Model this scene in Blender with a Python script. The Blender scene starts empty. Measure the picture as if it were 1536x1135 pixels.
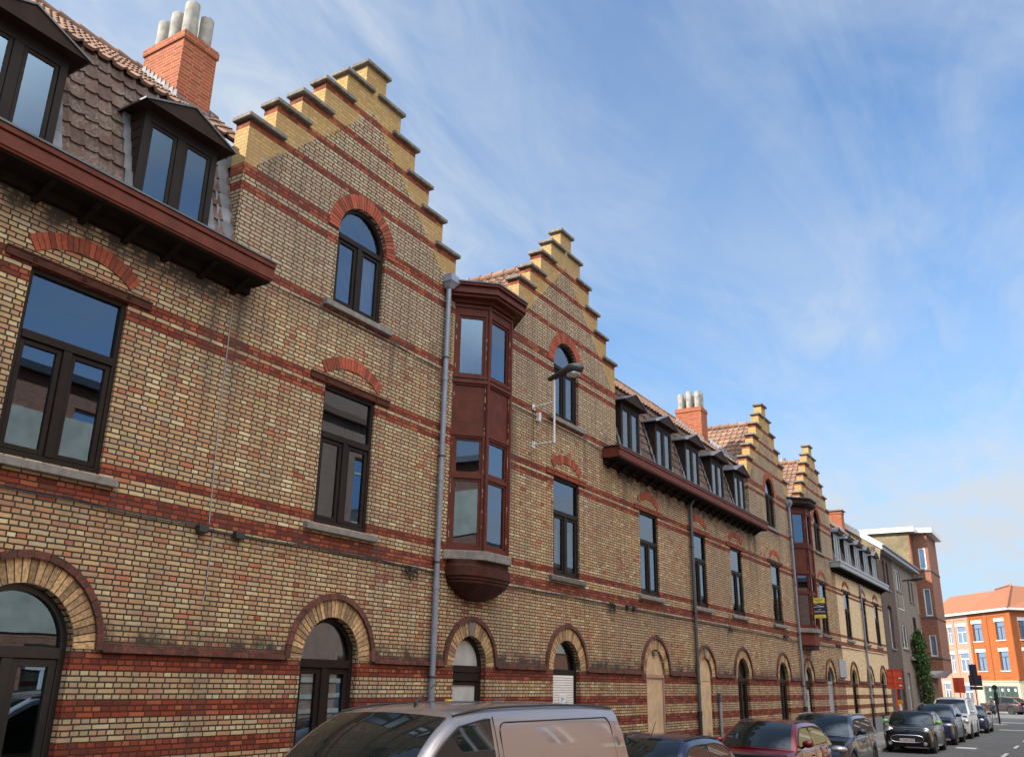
import bpy, math, random
import numpy as np
from mathutils import Vector, Matrix, noise as mnoise
from mathutils.geometry import tessellate_polygon
random.seed(7)
R = math.radians
SC = bpy.context.scene
COL = SC.collection

# ---------------------------------------------------------------- camera
CAMPOS = Vector((0.0, -9.6357, 2.2))
yaw, pitch, roll = 1.01397, 0.328507, 0.01804
cy, sy, cp, sp = math.cos(yaw), math.sin(yaw), math.cos(pitch), math.sin(pitch)
fwd = Vector((sy * cp, cy * cp, sp))
rgt = Vector((cy, -sy, 0))
upv = rgt.cross(fwd)
r2 = rgt * math.cos(roll) + upv * math.sin(roll)
u2 = upv * math.cos(roll) - rgt * math.sin(roll)
cd = bpy.data.cameras.new('camera')
cam = bpy.data.objects.new('camera', cd)
COL.objects.link(cam)
cam.matrix_world = Matrix(((r2.x, u2.x, -fwd.x, CAMPOS.x), (r2.y, u2.y, -fwd.y, CAMPOS.y), (r2.z, u2.z, -fwd.z, CAMPOS.z), (0, 0, 0, 1)))
cd.sensor_fit = 'HORIZONTAL'
cd.sensor_width = 36.0
cd.lens = 36.0 * 1336.3 / 1536.0
cd.clip_start = 0.05
cd.clip_end = 3000
SC.camera = cam

# ---------------------------------------------------------------- light
SUN = Vector((-0.66, 0.46, 0.585)).normalized()
SUN_EL = math.asin(SUN.z)
sl = bpy.data.lights.new('sun', 'SUN')
sl.energy = 4.2
sl.angle = R(0.5)
sl.color = (1.0, 0.93, 0.82)
so = bpy.data.objects.new('sun', sl)
COL.objects.link(so)
so.rotation_euler = SUN.to_track_quat('Z', 'Y').to_euler()

SC.view_settings.view_transform = 'Standard'
SC.view_settings.look = 'None'
SC.view_settings.exposure = 1.24
SC.view_settings.gamma = 1.0
SC.view_settings.use_curve_mapping = False
SC.cycles.max_bounces = 8
SC.cycles.transparent_max_bounces = 12
SC.cycles.use_denoising = True
SC.cycles.sample_clamp_indirect = 6.0
SC.cycles.caustics_reflective = False
SC.cycles.caustics_refractive = False


class NT:
    """tiny helper round a node tree"""
    def __init__(s, nt):
        s.nt = nt
        nt.nodes.clear()

    def n(s, typ, ins=None, **props):
        nd = s.nt.nodes.new(typ)
        for k, v in props.items():
            setattr(nd, k, v)
        if ins:
            for k, v in ins.items():
                sock = nd.inputs[k]
                if hasattr(v, 'is_output') or hasattr(v, 'node'):
                    s.nt.links.new(v, sock)
                else:
                    sock.default_value = v
        return nd

    def math(s, op, a, b=None, c=None, clamp=False):
        nd = s.nt.nodes.new('ShaderNodeMath')
        nd.operation = op
        nd.use_clamp = clamp
        for i, v in enumerate((a, b, c)):
            if v is None:
                continue
            if hasattr(v, 'node'):
                s.nt.links.new(v, nd.inputs[i])
            else:
                nd.inputs[i].default_value = v
        return nd.outputs[0]

    def mix(s, f, a, b, blend='MIX'):
        nd = s.nt.nodes.new('ShaderNodeMix')
        nd.data_type = 'RGBA'
        nd.blend_type = blend
        for sock, v in ((nd.inputs[0], f), (nd.inputs[6], a), (nd.inputs[7], b)):
            if hasattr(v, 'node'):
                s.nt.links.new(v, sock)
            elif sock == nd.inputs[0]:
                sock.default_value = v
            else:
                sock.default_value = tuple(v) + (1,) if len(v) == 3 else v
        return nd.outputs[2]

    def ramp(s, f, stops, interp='LINEAR'):
        nd = s.nt.nodes.new('ShaderNodeValToRGB')
        cr = nd.color_ramp
        cr.interpolation = interp
        while len(cr.elements) < len(stops):
            cr.elements.new(0.5)
        for e, (p, c) in zip(cr.elements, stops):
            e.position = p
            if not hasattr(c, '__len__'):
                c = (c, c, c)
            e.color = tuple(c) + (1,)
        s.nt.links.new(f, nd.inputs[0])
        return nd.outputs[0]

    def link(s, a, b):
        s.nt.links.new(a, b)


# ---------------------------------------------------------------- sky
wd = bpy.data.worlds.new('World')
SC.world = wd
wd.use_nodes = True
w = NT(wd.node_tree)
sky = w.n('ShaderNodeTexSky', sky_type='NISHITA')
sky.sun_disc = False
sky.sun_elevation = SUN_EL
sky.sun_rotation = math.atan2(SUN.x, SUN.y)
sky.altitude = 10
sky.air_density = 1.0
sky.dust_density = 1.3
sky.ozone_density = 2.2
SKY_TINT, HAZE_COL, CLOUD_COL = (0.68, 0.96, 1.14), (2.1, 2.65, 3.3), (3.0, 3.35, 3.75)
tc = w.n('ShaderNodeTexCoord')
sepd = w.n('ShaderNodeSeparateXYZ', {0: tc.outputs['Generated']})
zz = w.math('ADD', w.math('MAXIMUM', sepd.outputs[2], 0.0), 0.12)
px = w.math('DIVIDE', sepd.outputs[0], zz)
py = w.math('DIVIDE', sepd.outputs[1], zz)
pl = w.n('ShaderNodeCombineXYZ', {0: px, 1: py, 2: 0.0})
mp = w.n('ShaderNodeMapping', {'Vector': pl.outputs[0], 'Rotation': (0, 0, R(38)), 'Scale': (0.8, 1.35, 1), 'Location': (3.1, 1.7, 0)})
n1 = w.n('ShaderNodeTexNoise', {'Vector': mp.outputs[0], 'Scale': 1.3, 'Detail': 8.0, 'Roughness': 0.6, 'Distortion': 0.8})
mp2 = w.n('ShaderNodeMapping', {'Vector': pl.outputs[0], 'Rotation': (0, 0, R(30)), 'Scale': (0.7, 2.1, 1), 'Location': (0.4, 5.3, 0)})
n2 = w.n('ShaderNodeTexNoise', {'Vector': mp2.outputs[0], 'Scale': 2.3, 'Detail': 8.0, 'Roughness': 0.62, 'Distortion': 1.3})
n3 = w.n('ShaderNodeTexNoise', {'Vector': pl.outputs[0], 'Scale': 0.42, 'Detail': 3.0, 'Roughness': 0.5})
big = w.ramp(n3.outputs[0], [(0.36, 0.0), (0.64, 1.0)])
c1 = w.ramp(n1.outputs[0], [(0.38, 0.0), (0.70, 1.0)])
c2 = w.ramp(n2.outputs[0], [(0.46, 0.0), (0.72, 1.0)])
cov = w.math('ADD', w.math('MULTIPLY', c1, w.math('ADD', w.math('MULTIPLY', big, 0.75), 0.36)), w.math('MULTIPLY', c2, w.math('ADD', w.math('MULTIPLY', big, 0.5), 0.14)))
veil = w.math('SUBTRACT', 1.0, w.math('EXPONENT', w.math('DIVIDE', -0.05, w.math('ADD', w.math('MAXIMUM', sepd.outputs[2], 0.0), 0.06))))
cov = w.math('ADD', w.math('MULTIPLY', cov, 0.75), w.math('MULTIPLY', veil, w.math('ADD', 0.45, big)), clamp=True)
skyc = w.mix(1.0, sky.outputs[0], SKY_TINT, 'MULTIPLY')
zp = w.math('MAXIMUM', sepd.outputs[2], 0.0)
hz = w.math('EXPONENT', w.math('MULTIPLY', zp, -5.5))
skyc = w.mix(w.math('MULTIPLY', hz, 0.9), skyc, HAZE_COL)
veil = w.math('SUBTRACT', 1.0, w.math('EXPONENT', w.math('DIVIDE', -0.06, w.math('ADD', zp, 0.08))))
ld = w.n('ShaderNodeVectorMath', {0: tc.outputs['Generated'], 1: (-0.1, 0.89, 0.44)}, operation='DOT_PRODUCT')
left = w.n('ShaderNodeMapRange', {0: ld.outputs['Value'], 1: 0.35, 2: 1.0}, interpolation_type='SMOOTHSTEP')
wisp = w.math('MULTIPLY', left.outputs[0], w.ramp(n2.outputs[0], [(0.28, 0.25), (0.72, 0.85)]))
cov = w.math('ADD', w.math('ADD', w.math('MULTIPLY', cov, 1.0), w.math('MULTIPLY', veil, big)), wisp, clamp=True)
cloudy = w.mix(cov, skyc, CLOUD_COL)
# bright cloud added out of view behind the camera to fill the shaded facade
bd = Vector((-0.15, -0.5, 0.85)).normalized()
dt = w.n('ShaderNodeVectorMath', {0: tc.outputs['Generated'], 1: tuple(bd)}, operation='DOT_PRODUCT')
fill_cloud = w.n('ShaderNodeMapRange', {0: dt.outputs['Value'], 1: 0.71, 2: 0.90}, interpolation_type='SMOOTHSTEP')
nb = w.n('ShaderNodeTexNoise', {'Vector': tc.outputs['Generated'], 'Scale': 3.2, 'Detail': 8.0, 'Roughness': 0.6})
fill_cloud = w.math('MULTIPLY', fill_cloud.outputs[0], w.ramp(nb.outputs[0], [(0.34, 0.0), (0.5, 1.0)]))
cloudy = w.mix(fill_cloud, cloudy, (21.0, 20.5, 19.6))
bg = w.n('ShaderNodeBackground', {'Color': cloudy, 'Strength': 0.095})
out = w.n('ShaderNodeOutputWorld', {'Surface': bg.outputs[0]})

# ---------------------------------------------------------------- mesh helpers
ORG = {}


class MB:
    def __init__(s):
        s.v, s.f, s.m, s.r = [], [], [], []

    def add(s, verts, faces, mat=0, rnd=None):
        b = len(s.v)
        s.v += [tuple(p) for p in verts]
        r = random.random() if rnd is None else rnd
        for f in faces:
            s.f.append(tuple(b + i for i in f))
            s.m.append(mat)
            s.r.append(r)

    def box(s, x0, x1, y0, y1, z0, z1, mat=0, rnd=None):
        if x0 > x1: x0, x1 = x1, x0
        if y0 > y1: y0, y1 = y1, y0
        if z0 > z1: z0, z1 = z1, z0
        s.add([(x0, y0, z0), (x1, y0, z0), (x1, y1, z0), (x0, y1, z0), (x0, y0, z1), (x1, y0, z1), (x1, y1, z1), (x0, y1, z1)],
              [(0, 3, 2, 1), (4, 5, 6, 7), (0, 1, 5, 4), (1, 2, 6, 5), (2, 3, 7, 6), (3, 0, 4, 7)], mat, rnd)

    def hexa(s, b4, t4, mat=0, rnd=None):
        s.add(list(b4) + list(t4), [(0, 3, 2, 1), (4, 5, 6, 7), (0, 1, 5, 4), (1, 2, 6, 5), (2, 3, 7, 6), (3, 0, 4, 7)], mat, rnd)

    def quad(s, a, b, c, d, mat=0, rnd=None):
        s.add([a, b, c, d], [(0, 1, 2, 3)], mat, rnd)

    def tube(s, pts, r, n=8, mat=0, cap=True, rnd=0.5):
        pts = [Vector(p) for p in pts]
        rr = r if hasattr(r, '__len__') else [r] * len(pts)
        rings = []
        for i, p in enumerate(pts):
            d = (pts[min(i + 1, len(pts) - 1)] - pts[max(i - 1, 0)]).normalized()
            a = Vector((0, 0, 1)) if abs(d.z) < 0.9 else Vector((1, 0, 0))
            e1 = d.cross(a).normalized()
            e2 = d.cross(e1).normalized()
            rings.append([p + (e1 * math.cos(2 * math.pi * k / n) + e2 * math.sin(2 * math.pi * k / n)) * rr[i] for k in range(n)])
        v = [q for rg in rings for q in rg]
        f = []
        for i in range(len(pts) - 1):
            for k in range(n):
                k2 = (k + 1) % n
                f.append((i * n + k, i * n + k2, (i + 1) * n + k2, (i + 1) * n + k))
        if cap:
            f.append(tuple(range(n))[::-1])
            f.append(tuple((len(pts) - 1) * n + k for k in range(n)))
        s.add(v, f, mat, rnd)

    def lathe(s, c, prof, n=20, mat=0, axis='Z', rnd=0.5):
        """prof: (radius, height) list round axis through c"""
        v, f = [], []
        for (r, h) in prof:
            for k in range(n):
                a = 2 * math.pi * k / n
                x, y = r * math.cos(a), r * math.sin(a)
                if axis == 'Z': q = (x, y, h)
                elif axis == 'Y': q = (x, h, -y)
                else: q = (h, x, y)
                v.append((c[0] + q[0], c[1] + q[1], c[2] + q[2]))
        for i in range(len(prof) - 1):
            for k in range(n):
                k2 = (k + 1) % n
                f.append((i * n + k, i * n + k2, (i + 1) * n + k2, (i + 1) * n + k))
        f.append(tuple(range(n))[::-1])
        f.append(tuple((len(prof) - 1) * n + k for k in range(n)))
        s.add(v, f, mat, rnd)

    def ell(s, c, rx, ry, rz, n=14, m=8, mat=0):
        v, f = [], []
        for i in range(m + 1):
            t = math.pi * i / m
            for k in range(n):
                a = 2 * math.pi * k / n
                v.append((c[0] + rx * math.sin(t) * math.cos(a), c[1] + ry * math.sin(t) * math.sin(a), c[2] + rz * math.cos(t)))
        for i in range(m):
            for k in range(n):
                k2 = (k + 1) % n
                f.append((i * n + k, (i + 1) * n + k, (i + 1) * n + k2, i * n + k2))
        s.add(v, f, mat, 0.5)

    def plate(s, outer, holes, y0, y1, mat=0, back=True, T=None):
        """flat plate in the XZ plane with holes, from y0 (front) to y1"""
        loops = [outer] + list(holes)
        flat = [p for lp in loops for p in lp]
        tri = tessellate_polygon([[Vector((p[0], p[1], 0)) for p in lp] for lp in loops])
        tf = T or (lambda x, y, z: (x, y, z))
        n = len(flat)
        v = [tf(p[0], y0, p[1]) for p in flat] + [tf(p[0], y1, p[1]) for p in flat]
        f = []
        for t in tri:
            a, b, c = [flat[i] for i in t]
            ar = (b[0] - a[0]) * (c[1] - a[1]) - (b[1] - a[1]) * (c[0] - a[0])
            if abs(ar) < 1e-9:
                continue
            t = tuple(t) if ar > 0 else tuple(t)[::-1]
            f.append(t)
            if back:
                f.append(tuple(i + n for i in t[::-1]))
        k0 = 0
        for li, lp in enumerate(loops):
            ar = sum(lp[i][0] * lp[(i + 1) % len(lp)][1] - lp[(i + 1) % len(lp)][0] * lp[i][1] for i in range(len(lp)))
            for i in range(len(lp)):
                a, b = k0 + i, k0 + (i + 1) % len(lp)
                q = (a, a + n, b + n, b)
                if (ar > 0) != (li == 0):
                    q = q[::-1]
                f.append(q if li == 0 else q)
            k0 += len(lp)
        s.add(v, f, mat, 0.5)

    def ring(s, cx, cz, r0, r1, a0, a1, y0, y1, n=20, mat=0):
        pts = [(a0 + (a1 - a0) * i / n) for i in range(n + 1)]
        for a, b in zip(pts[:-1], pts[1:]):
            def P(r, t, y): return (cx + r * math.cos(t), y, cz + r * math.sin(t))
            s.add([P(r0, a, y0), P(r1, a, y0), P(r1, b, y0), P(r0, b, y0), P(r0, a, y1), P(r1, a, y1), P(r1, b, y1), P(r0, b, y1)],
                  [(0, 1, 2, 3), (7, 6, 5, 4), (1, 5, 6, 2), (0, 3, 7, 4)], mat, 0.5)
        for t, flip in ((a0, 0), (a1, 1)):
            q = [(cx + r * math.cos(t), y, cz + r * math.sin(t)) for r, y in ((r0, y0), (r1, y0), (r1, y1), (r0, y1))]
            s.add(q, [(0, 3, 2, 1) if not flip else (0, 1, 2, 3)], mat, 0.5)

    def voussoirs(s, cx, cz, r0, r1, a0, a1, y0, y1, n, gap=0.008, mat=0, jit=0.003):
        for i in range(n):
            a = a0 + (a1 - a0) * i / n
            b = a0 + (a1 - a0) * (i + 1) / n
            g0, g1 = gap / (2 * r0), gap / (2 * r1)
            sg = 1 if b > a else -1
            yy = y0 + random.uniform(-jit, jit)
            def P(r, t, y): return (cx + r * math.cos(t), y, cz + r * math.sin(t))
            q = [P(r0, a + sg * g0, yy), P(r1, a + sg * g1, yy), P(r1, b - sg * g1, yy), P(r0, b - sg * g0, yy)]
            bk = [P(r0, a + sg * g0, y1), P(r1, a + sg * g1, y1), P(r1, b - sg * g1, y1), P(r0, b - sg * g0, y1)]
            s.hexa(bk, q, mat, random.random())

    def build(s, name, mats, parent=None, smooth=None, bevel=0.0, origin=None):
        me = bpy.data.meshes.new(name)
        if parent is not None:
            o0 = ORG.get(parent.name, Vector((0, 0, 0)))
        else:
            o0 = Vector(origin) if origin is not None else Vector((0, 0, 0))
        ov = [(p[0] - o0[0], p[1] - o0[1], p[2] - o0[2]) for p in s.v]
        me.from_pydata(ov, [], s.f)
        if not isinstance(mats, (list, tuple)):
            mats = [mats]
        for m in mats:
            me.materials.append(m)
        me.polygons.foreach_set('material_index', s.m)
        at = me.attributes.new('rnd', 'FLOAT', 'FACE')
        at.data.foreach_set('value', s.r)
        me.update()
        ob = bpy.data.objects.new(name, me)
        COL.objects.link(ob)
        if parent is not None:
            ob.parent = parent
        else:
            ob.location = o0
        ORG[ob.name] = o0
        if smooth is not None:
            me.polygons.foreach_set('use_smooth', [True] * len(me.polygons))
            me.set_sharp_from_angle(angle=R(smooth))
        if bevel > 0:
            md = ob.modifiers.new('bevel', 'BEVEL')
            md.width = bevel
            md.segments = 1
            md.limit_method = 'ANGLE'
            md.angle_limit = R(40)
        return ob


def tag(o, label=None, cat=None, group=None, kind=None):
    if label: o['label'] = label
    if cat: o['category'] = cat
    if group: o['group'] = group
    if kind: o['kind'] = kind
    return o


def thing(name, label, cat, loc=(0, 0, 0), group=None):
    o = bpy.data.objects.new(name, None)
    o.empty_display_size = 0.3
    COL.objects.link(o)
    o.location = loc
    ORG[o.name] = Vector(loc)
    return tag(o, label, cat, group)


def arc(cx, cz, r, a0, a1, n):
    return [(cx + r * math.cos(a0 + (a1 - a0) * i / n), cz + r * math.sin(a0 + (a1 - a0) * i / n)) for i in range(n + 1)]


def text_mesh(name, body, size, mat, parent, M, depth=0.002):
    cu = bpy.data.curves.new(name, 'FONT')
    cu.body = body
    cu.size = size
    cu.align_x = 'CENTER'
    cu.align_y = 'CENTER'
    cu.extrude = depth
    tmp = bpy.data.objects.new(name, cu)
    COL.objects.link(tmp)
    dg = bpy.context.evaluated_depsgraph_get()
    me = bpy.data.meshes.new_from_object(tmp.evaluated_get(dg))
    bpy.data.objects.remove(tmp)
    me.materials.clear()
    me.materials.append(mat)
    ob = bpy.data.objects.new(name, me)
    COL.objects.link(ob)
    ob.parent = parent
    o0 = ORG.get(parent.name, Vector((0, 0, 0)))
    M = M.copy()
    M.translation = M.translation - o0
    me.transform(M)
    return ob
# ---------------------------------------------------------------- materials
def new_mat(name):
    m = bpy.data.materials.new(name)
    m.use_nodes = True
    return m, NT(m.node_tree)


def finish(t, bsdf):
    t.n('ShaderNodeOutputMaterial', {'Surface': bsdf})


def pm(name, col, rough=0.6, metal=0.0, var=0.15, scale=6.0, bump=0.0, bscale=60.0, coat=0.0, spec=0.5, rndvar=0.0, col2=None, patch=(0.5, 0.7)):
    """principled with mottled colour"""
    m, t = new_mat(name)
    tc = t.n('ShaderNodeTexCoord')
    nz = t.n('ShaderNodeTexNoise', {'Vector': tc.outputs['Object'], 'Scale': scale, 'Detail': 6.0, 'Roughness': 0.6})
    lo = tuple(c * (1 - var) for c in col)
    hi = tuple(min(1, c * (1 + var)) for c in col)
    c = t.ramp(nz.outputs[0], [(0.3, lo), (0.7, hi)])
    if col2:
        n2 = t.n('ShaderNodeTexNoise', {'Vector': tc.outputs['Object'], 'Scale': scale * 2.3, 'Detail': 8.0, 'Roughness': 0.7})
        c = t.mix(t.ramp(n2.outputs[0], [(patch[0], 0.0), (patch[1], 1.0)]), c, col2)
    if rndvar:
        at = t.n('ShaderNodeAttribute', attribute_name='rnd')
        k = t.math('ADD', t.math('MULTIPLY', at.outputs['Fac'], 2 * rndvar), 1 - rndvar)
        kc = t.n('ShaderNodeCombineColor', {0: k, 1: k, 2: k})
        c = t.mix(1.0, c, kc.outputs[0], 'MULTIPLY')
    b = t.n('ShaderNodeBsdfPrincipled', {'Base Color': c, 'Roughness': rough, 'Metallic': metal})
    b.inputs['Specular IOR Level'].default_value = spec
    b.inputs['Coat Weight'].default_value = coat
    b.inputs['Coat Roughness'].default_value = 0.04
    if bump:
        nb = t.n('ShaderNodeTexNoise', {'Vector': tc.outputs['Object'], 'Scale': bscale, 'Detail': 4.0})
        bp = t.n('ShaderNodeBump', {'Height': nb.outputs[0], 'Strength': bump, 'Distance': 0.01})
        t.link(bp.outputs[0], b.inputs['Normal'])
    finish(t, b.outputs[0])
    return m


BZ, BH = 2.44, 0.0635       # brick course datum and height
YEL = [(0.0, (0.30, 0.07, 0.04)), (0.03, (0.43, 0.145, 0.075)), (0.09, (0.45, 0.225, 0.12)), (0.3, (0.455, 0.275, 0.15)),
       (0.55, (0.475, 0.32, 0.165)), (0.78, (0.52, 0.385, 0.20)), (0.93, (0.61, 0.51, 0.32)), (1.0, (0.42, 0.33, 0.13))]
YEL_CLEAN = [(0.0, (0.52, 0.34, 0.20)), (0.25, (0.61, 0.45, 0.275)), (0.6, (0.66, 0.51, 0.33)), (1.0, (0.71, 0.57, 0.39))]
NEWY = [(0.0, (0.36, 0.225, 0.08)), (0.5, (0.42, 0.275, 0.10)), (1.0, (0.47, 0.325, 0.13))]
REDB = [(0.0, (0.10, 0.022, 0.014)), (0.35, (0.175, 0.034, 0.018)), (0.7, (0.25, 0.048, 0.023)), (1.0, (0.36, 0.11, 0.05))]
BANDS = [(-2, 1), (-10, 1), (-17, 1), (-24, 1), (-31, 1), (27, 1), (32.5, .5), (63.5, .5), (66.5, .5), (86.5, .5),
         (105.5, .5), (110, 1), (122.5, .5), (131.5, .5), (139.5, .5), (148.5, .5)]


def brick_mat(name, pal, bands=(), red=REDB, mortar=(0.034, 0.025, 0.018), msize=0.0105, newpart=None, bw=0.225, bh=BH, dirt=0.5, squash=0.5, mleak=None, patchy=0.55, streaks=()):
    m, t = new_mat(name)
    geo = t.n('ShaderNodeNewGeometry')
    s = t.n('ShaderNodeSeparateXYZ', {0: geo.outputs['Position']})
    u = t.math('ADD', s.outputs[0], s.outputs[1])
    v = t.math('SUBTRACT', s.outputs[2], BZ)
    # slight waviness of courses and joints
    wob = t.n('ShaderNodeTexNoise', {'Vector': geo.outputs['Position'], 'Scale': 7.0, 'Detail': 3.0})
    wv = t.math('MULTIPLY', t.math('SUBTRACT', wob.outputs[0], 0.5), 0.011)
    v2 = t.math('ADD', v, wv)
    u2_ = t.math('ADD', u, t.math('MULTIPLY', wv, 1.6))
    vec = t.n('ShaderNodeCombineXYZ', {0: t.math('ADD', u2_, 300.0), 1: t.math('ADD', v2, bh * 400), 2: 0.0})
    br = t.n('ShaderNodeTexBrick', {'Vector': vec.outputs[0], 'Color1': (0, 0, 0, 1), 'Color2': (1, 1, 1, 1), 'Mortar': (0.5, 0.5, 0.5, 1),
                                    'Scale': 1.0, 'Mortar Size': msize, 'Mortar Smooth': 0.25, 'Bias': 0.0, 'Brick Width': bw, 'Row Height': bh},
             offset=0.25, offset_frequency=2, squash=squash, squash_frequency=2)
    rnd = t.n('ShaderNodeSeparateColor', {0: br.outputs['Color']}).outputs[0]
    fac = br.outputs['Fac']
    big = t.n('ShaderNodeTexNoise', {'Vector': geo.outputs['Position'], 'Scale': 0.55, 'Detail': 6.0, 'Roughness': 0.62})
    rr = t.math('ADD', rnd, t.math('MULTIPLY', t.math('SUBTRACT', big.outputs[0], 0.5), 0.32), clamp=True)
    fine = t.n('ShaderNodeTexNoise', {'Vector': geo.outputs['Position'], 'Scale': 38.0, 'Detail': 5.0, 'Roughness': 0.65})
    col = t.ramp(rr, pal)
    rnd2 = t.math('FRACT', t.math('MULTIPLY', rnd, 37.7))
    if patchy > 0:
        gp = t.math('ADD', t.math('MULTIPLY', t.math('GREATER_THAN', rnd2, 0.74), 0.36), t.math('MULTIPLY', t.ramp(big.outputs[0], [(0.5, 0.0), (0.68, 0.5)]), t.math('GREATER_THAN', rnd2, 0.4)), clamp=True)
        col = t.mix(gp, col, (0.30, 0.24, 0.175))
        up_ = t.math('MULTIPLY', t.math('DIVIDE', t.math('SUBTRACT', s.outputs[2], 6.9), 1.6, clamp=True), 0.48)
        col = t.mix(up_, col, t.mix(rnd2, (0.27, 0.225, 0.18), (0.46, 0.40, 0.30)))
    if newpart:
        xc, slope, zt = newpart
        dx = t.math('ABSOLUTE', t.math('SUBTRACT', s.outputs[0], xc))
        lim = t.math('SUBTRACT', zt, t.math('MULTIPLY', dx, slope))
        lim = t.math('ADD', lim, t.math('MULTIPLY', t.math('SUBTRACT', rnd, 0.5), 0.34))
        isnew = t.math('GREATER_THAN', s.outputs[2], lim)
        col = t.mix(isnew, col, t.ramp(rnd, NEWY))
    row = t.math('FLOOR', t.math('DIVIDE', v2, bh))
    mask = None
    for (c, h) in bands:
        k = t.math('COMPARE', row, float(c), h + 0.1)
        mask = k if mask is None else t.math('MAXIMUM', mask, k)
    if mask is not None:
        redc = t.ramp(rr, red)
        col = t.mix(mask, col, redc)
    # mottling inside every brick
    col = t.mix(t.ramp(fine.outputs[0], [(0.35, 0.0), (0.8, 0.4)]), col, t.mix(0.45, col, (0.14, 0.09, 0.06)))
    mor = mortar
    mz = t.mix(t.ramp(fine.outputs[0], [(0.4, 0.0), (0.7, 1.0)]), mortar, tuple(min(1, c * 1.7) for c in mortar))
    if newpart:
        mz = t.mix(isnew, mz, (0.30, 0.20, 0.085))
    if mask is not None:
        mz = t.mix(t.math('MULTIPLY', mask, 0.8), mz, tuple(c * 0.42 for c in red[1][1]))
    pn = t.n('ShaderNodeTexNoise', {'Vector': geo.outputs['Position'], 'Scale': 0.3, 'Detail': 5.0, 'Roughness': 0.55})
    pk_ = t.math('MULTIPLY', t.ramp(pn.outputs[0], [(0.42, 0.0), (0.6, 1.0)]), patchy)
    if mask is not None:
        pk_ = t.math('MULTIPLY', pk_, t.math('SUBTRACT', 1.0, mask))
    col = t.mix(pk_, col, t.mix(0.55, col, (0.26, 0.215, 0.165)), )
    col = t.mix(fac, col, mz)
    # soot and weather staining in streaks
    st = t.n('ShaderNodeMapping', {'Vector': geo.outputs['Position'], 'Scale': (2.3, 2.3, 0.3)})
    sn = t.n('ShaderNodeTexNoise', {'Vector': st.outputs[0], 'Scale': 1.0, 'Detail': 8.0, 'Roughness': 0.68})
    sm = t.math('MULTIPLY', t.ramp(sn.outputs[0], [(0.46, 0.0), (0.76, 1.0)]), dirt)
    gn = t.n('ShaderNodeTexNoise', {'Vector': geo.outputs['Position'], 'Scale': 3.2, 'Detail': 9.0, 'Roughness': 0.7})
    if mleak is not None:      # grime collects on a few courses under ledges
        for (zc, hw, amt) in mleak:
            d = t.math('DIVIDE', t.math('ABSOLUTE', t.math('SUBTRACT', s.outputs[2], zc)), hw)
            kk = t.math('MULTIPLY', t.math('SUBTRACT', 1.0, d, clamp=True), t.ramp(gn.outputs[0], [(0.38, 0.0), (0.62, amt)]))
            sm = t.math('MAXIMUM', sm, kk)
    for (x_, zt_, zb_, hw_, am_) in streaks:      # water runs below leaking gutters and sill ends
        wx = t.math('ADD', t.math('SUBTRACT', s.outputs[0], x_), t.math('MULTIPLY', t.math('SUBTRACT', big.outputs[0], 0.5), hw_ * 1.6))
        kx = t.math('SUBTRACT', 1.0, t.math('DIVIDE', t.math('ABSOLUTE', wx), hw_), clamp=True)
        kz = t.math('MULTIPLY', t.math('DIVIDE', t.math('SUBTRACT', s.outputs[2], zb_), zt_ - zb_, clamp=True), t.math('LESS_THAN', s.outputs[2], zt_))
        kk = t.math('MULTIPLY', t.math('MULTIPLY', kx, kz), t.math('ADD', t.math('MULTIPLY', fine.outputs[0], 1.6 * am_), t.math('MULTIPLY', rnd, 0.3 * am_)), clamp=True)
        sm = t.math('MAXIMUM', sm, kk)
    if newpart:
        sm = t.math('MULTIPLY', sm, t.math('SUBTRACT', 1.0, t.math('MULTIPLY', isnew, 0.85)))
    col = t.mix(sm, col, (0.055, 0.043, 0.036))
    hgt = t.math('ADD', t.math('MULTIPLY', t.math('SUBTRACT', 1.0, fac), 1.0), t.math('MULTIPLY', fine.outputs[0], 0.35))
    hgt = t.math('ADD', hgt, t.math('MULTIPLY', rnd, 0.25))
    bp = t.n('ShaderNodeBump', {'Height': hgt, 'Strength': 0.75, 'Distance': 0.008})
    b = t.n('ShaderNodeBsdfPrincipled', {'Base Color': col, 'Roughness': 0.88, 'Normal': bp.outputs[0]})
    b.inputs['Specular IOR Level'].default_value = 0.25
    finish(t, b.outputs[0])
    return m


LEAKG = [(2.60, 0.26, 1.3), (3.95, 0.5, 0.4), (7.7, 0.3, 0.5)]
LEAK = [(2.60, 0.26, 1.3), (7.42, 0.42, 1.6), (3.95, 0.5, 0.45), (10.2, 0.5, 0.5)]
M = {}
M['brick'] = brick_mat('old_yellow_brick', YEL, BANDS, mleak=LEAK, streaks=[(4.75, 4.35, 3.2, .13, .8), (6.5, 4.35, 3.4, .1, .7), (7.6, 7.5, 4.5, .2, .8), (25.9, 7.4, 5.2, .25, .7), (21.2, 7.4, 5.9, .3, .8), (23.6, 4.3, 3.3, .13, .8), (28.2, 7.3, 5.8, .3, .5), (31.7, 7.4, 4.6, .25, .9)])
for k, xc in (('g1', 10.5), ('g2', 17.95), ('g3', 34.85), ('g4', 42.3)):
    M['brick_' + k] = brick_mat('old_yellow_brick_' + k, YEL, BANDS, newpart=(xc, 0.98, 12.08), mleak=LEAKG, streaks=[(xc - 2.45, 7.75, 4.6, .3, 1.0), (xc + .95, 7.95, 6.3, .14, .9), (xc - .85, 7.95, 7.0, .1, .7), (xc + .85, 4.35, 3.0, .13, .8), (xc - .9, 4.35, 3.4, .1, .7), (xc + 2.1, 8.3, 5.4, .18, .6), (xc - 2.2, 10.2, 8.6, .3, .8)])
M['brick_clean'] = brick_mat('cleaned_yellow_brick', YEL_CLEAN, BANDS, mortar=(0.40, 0.31, 0.19), dirt=0.08, patchy=0)
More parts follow.
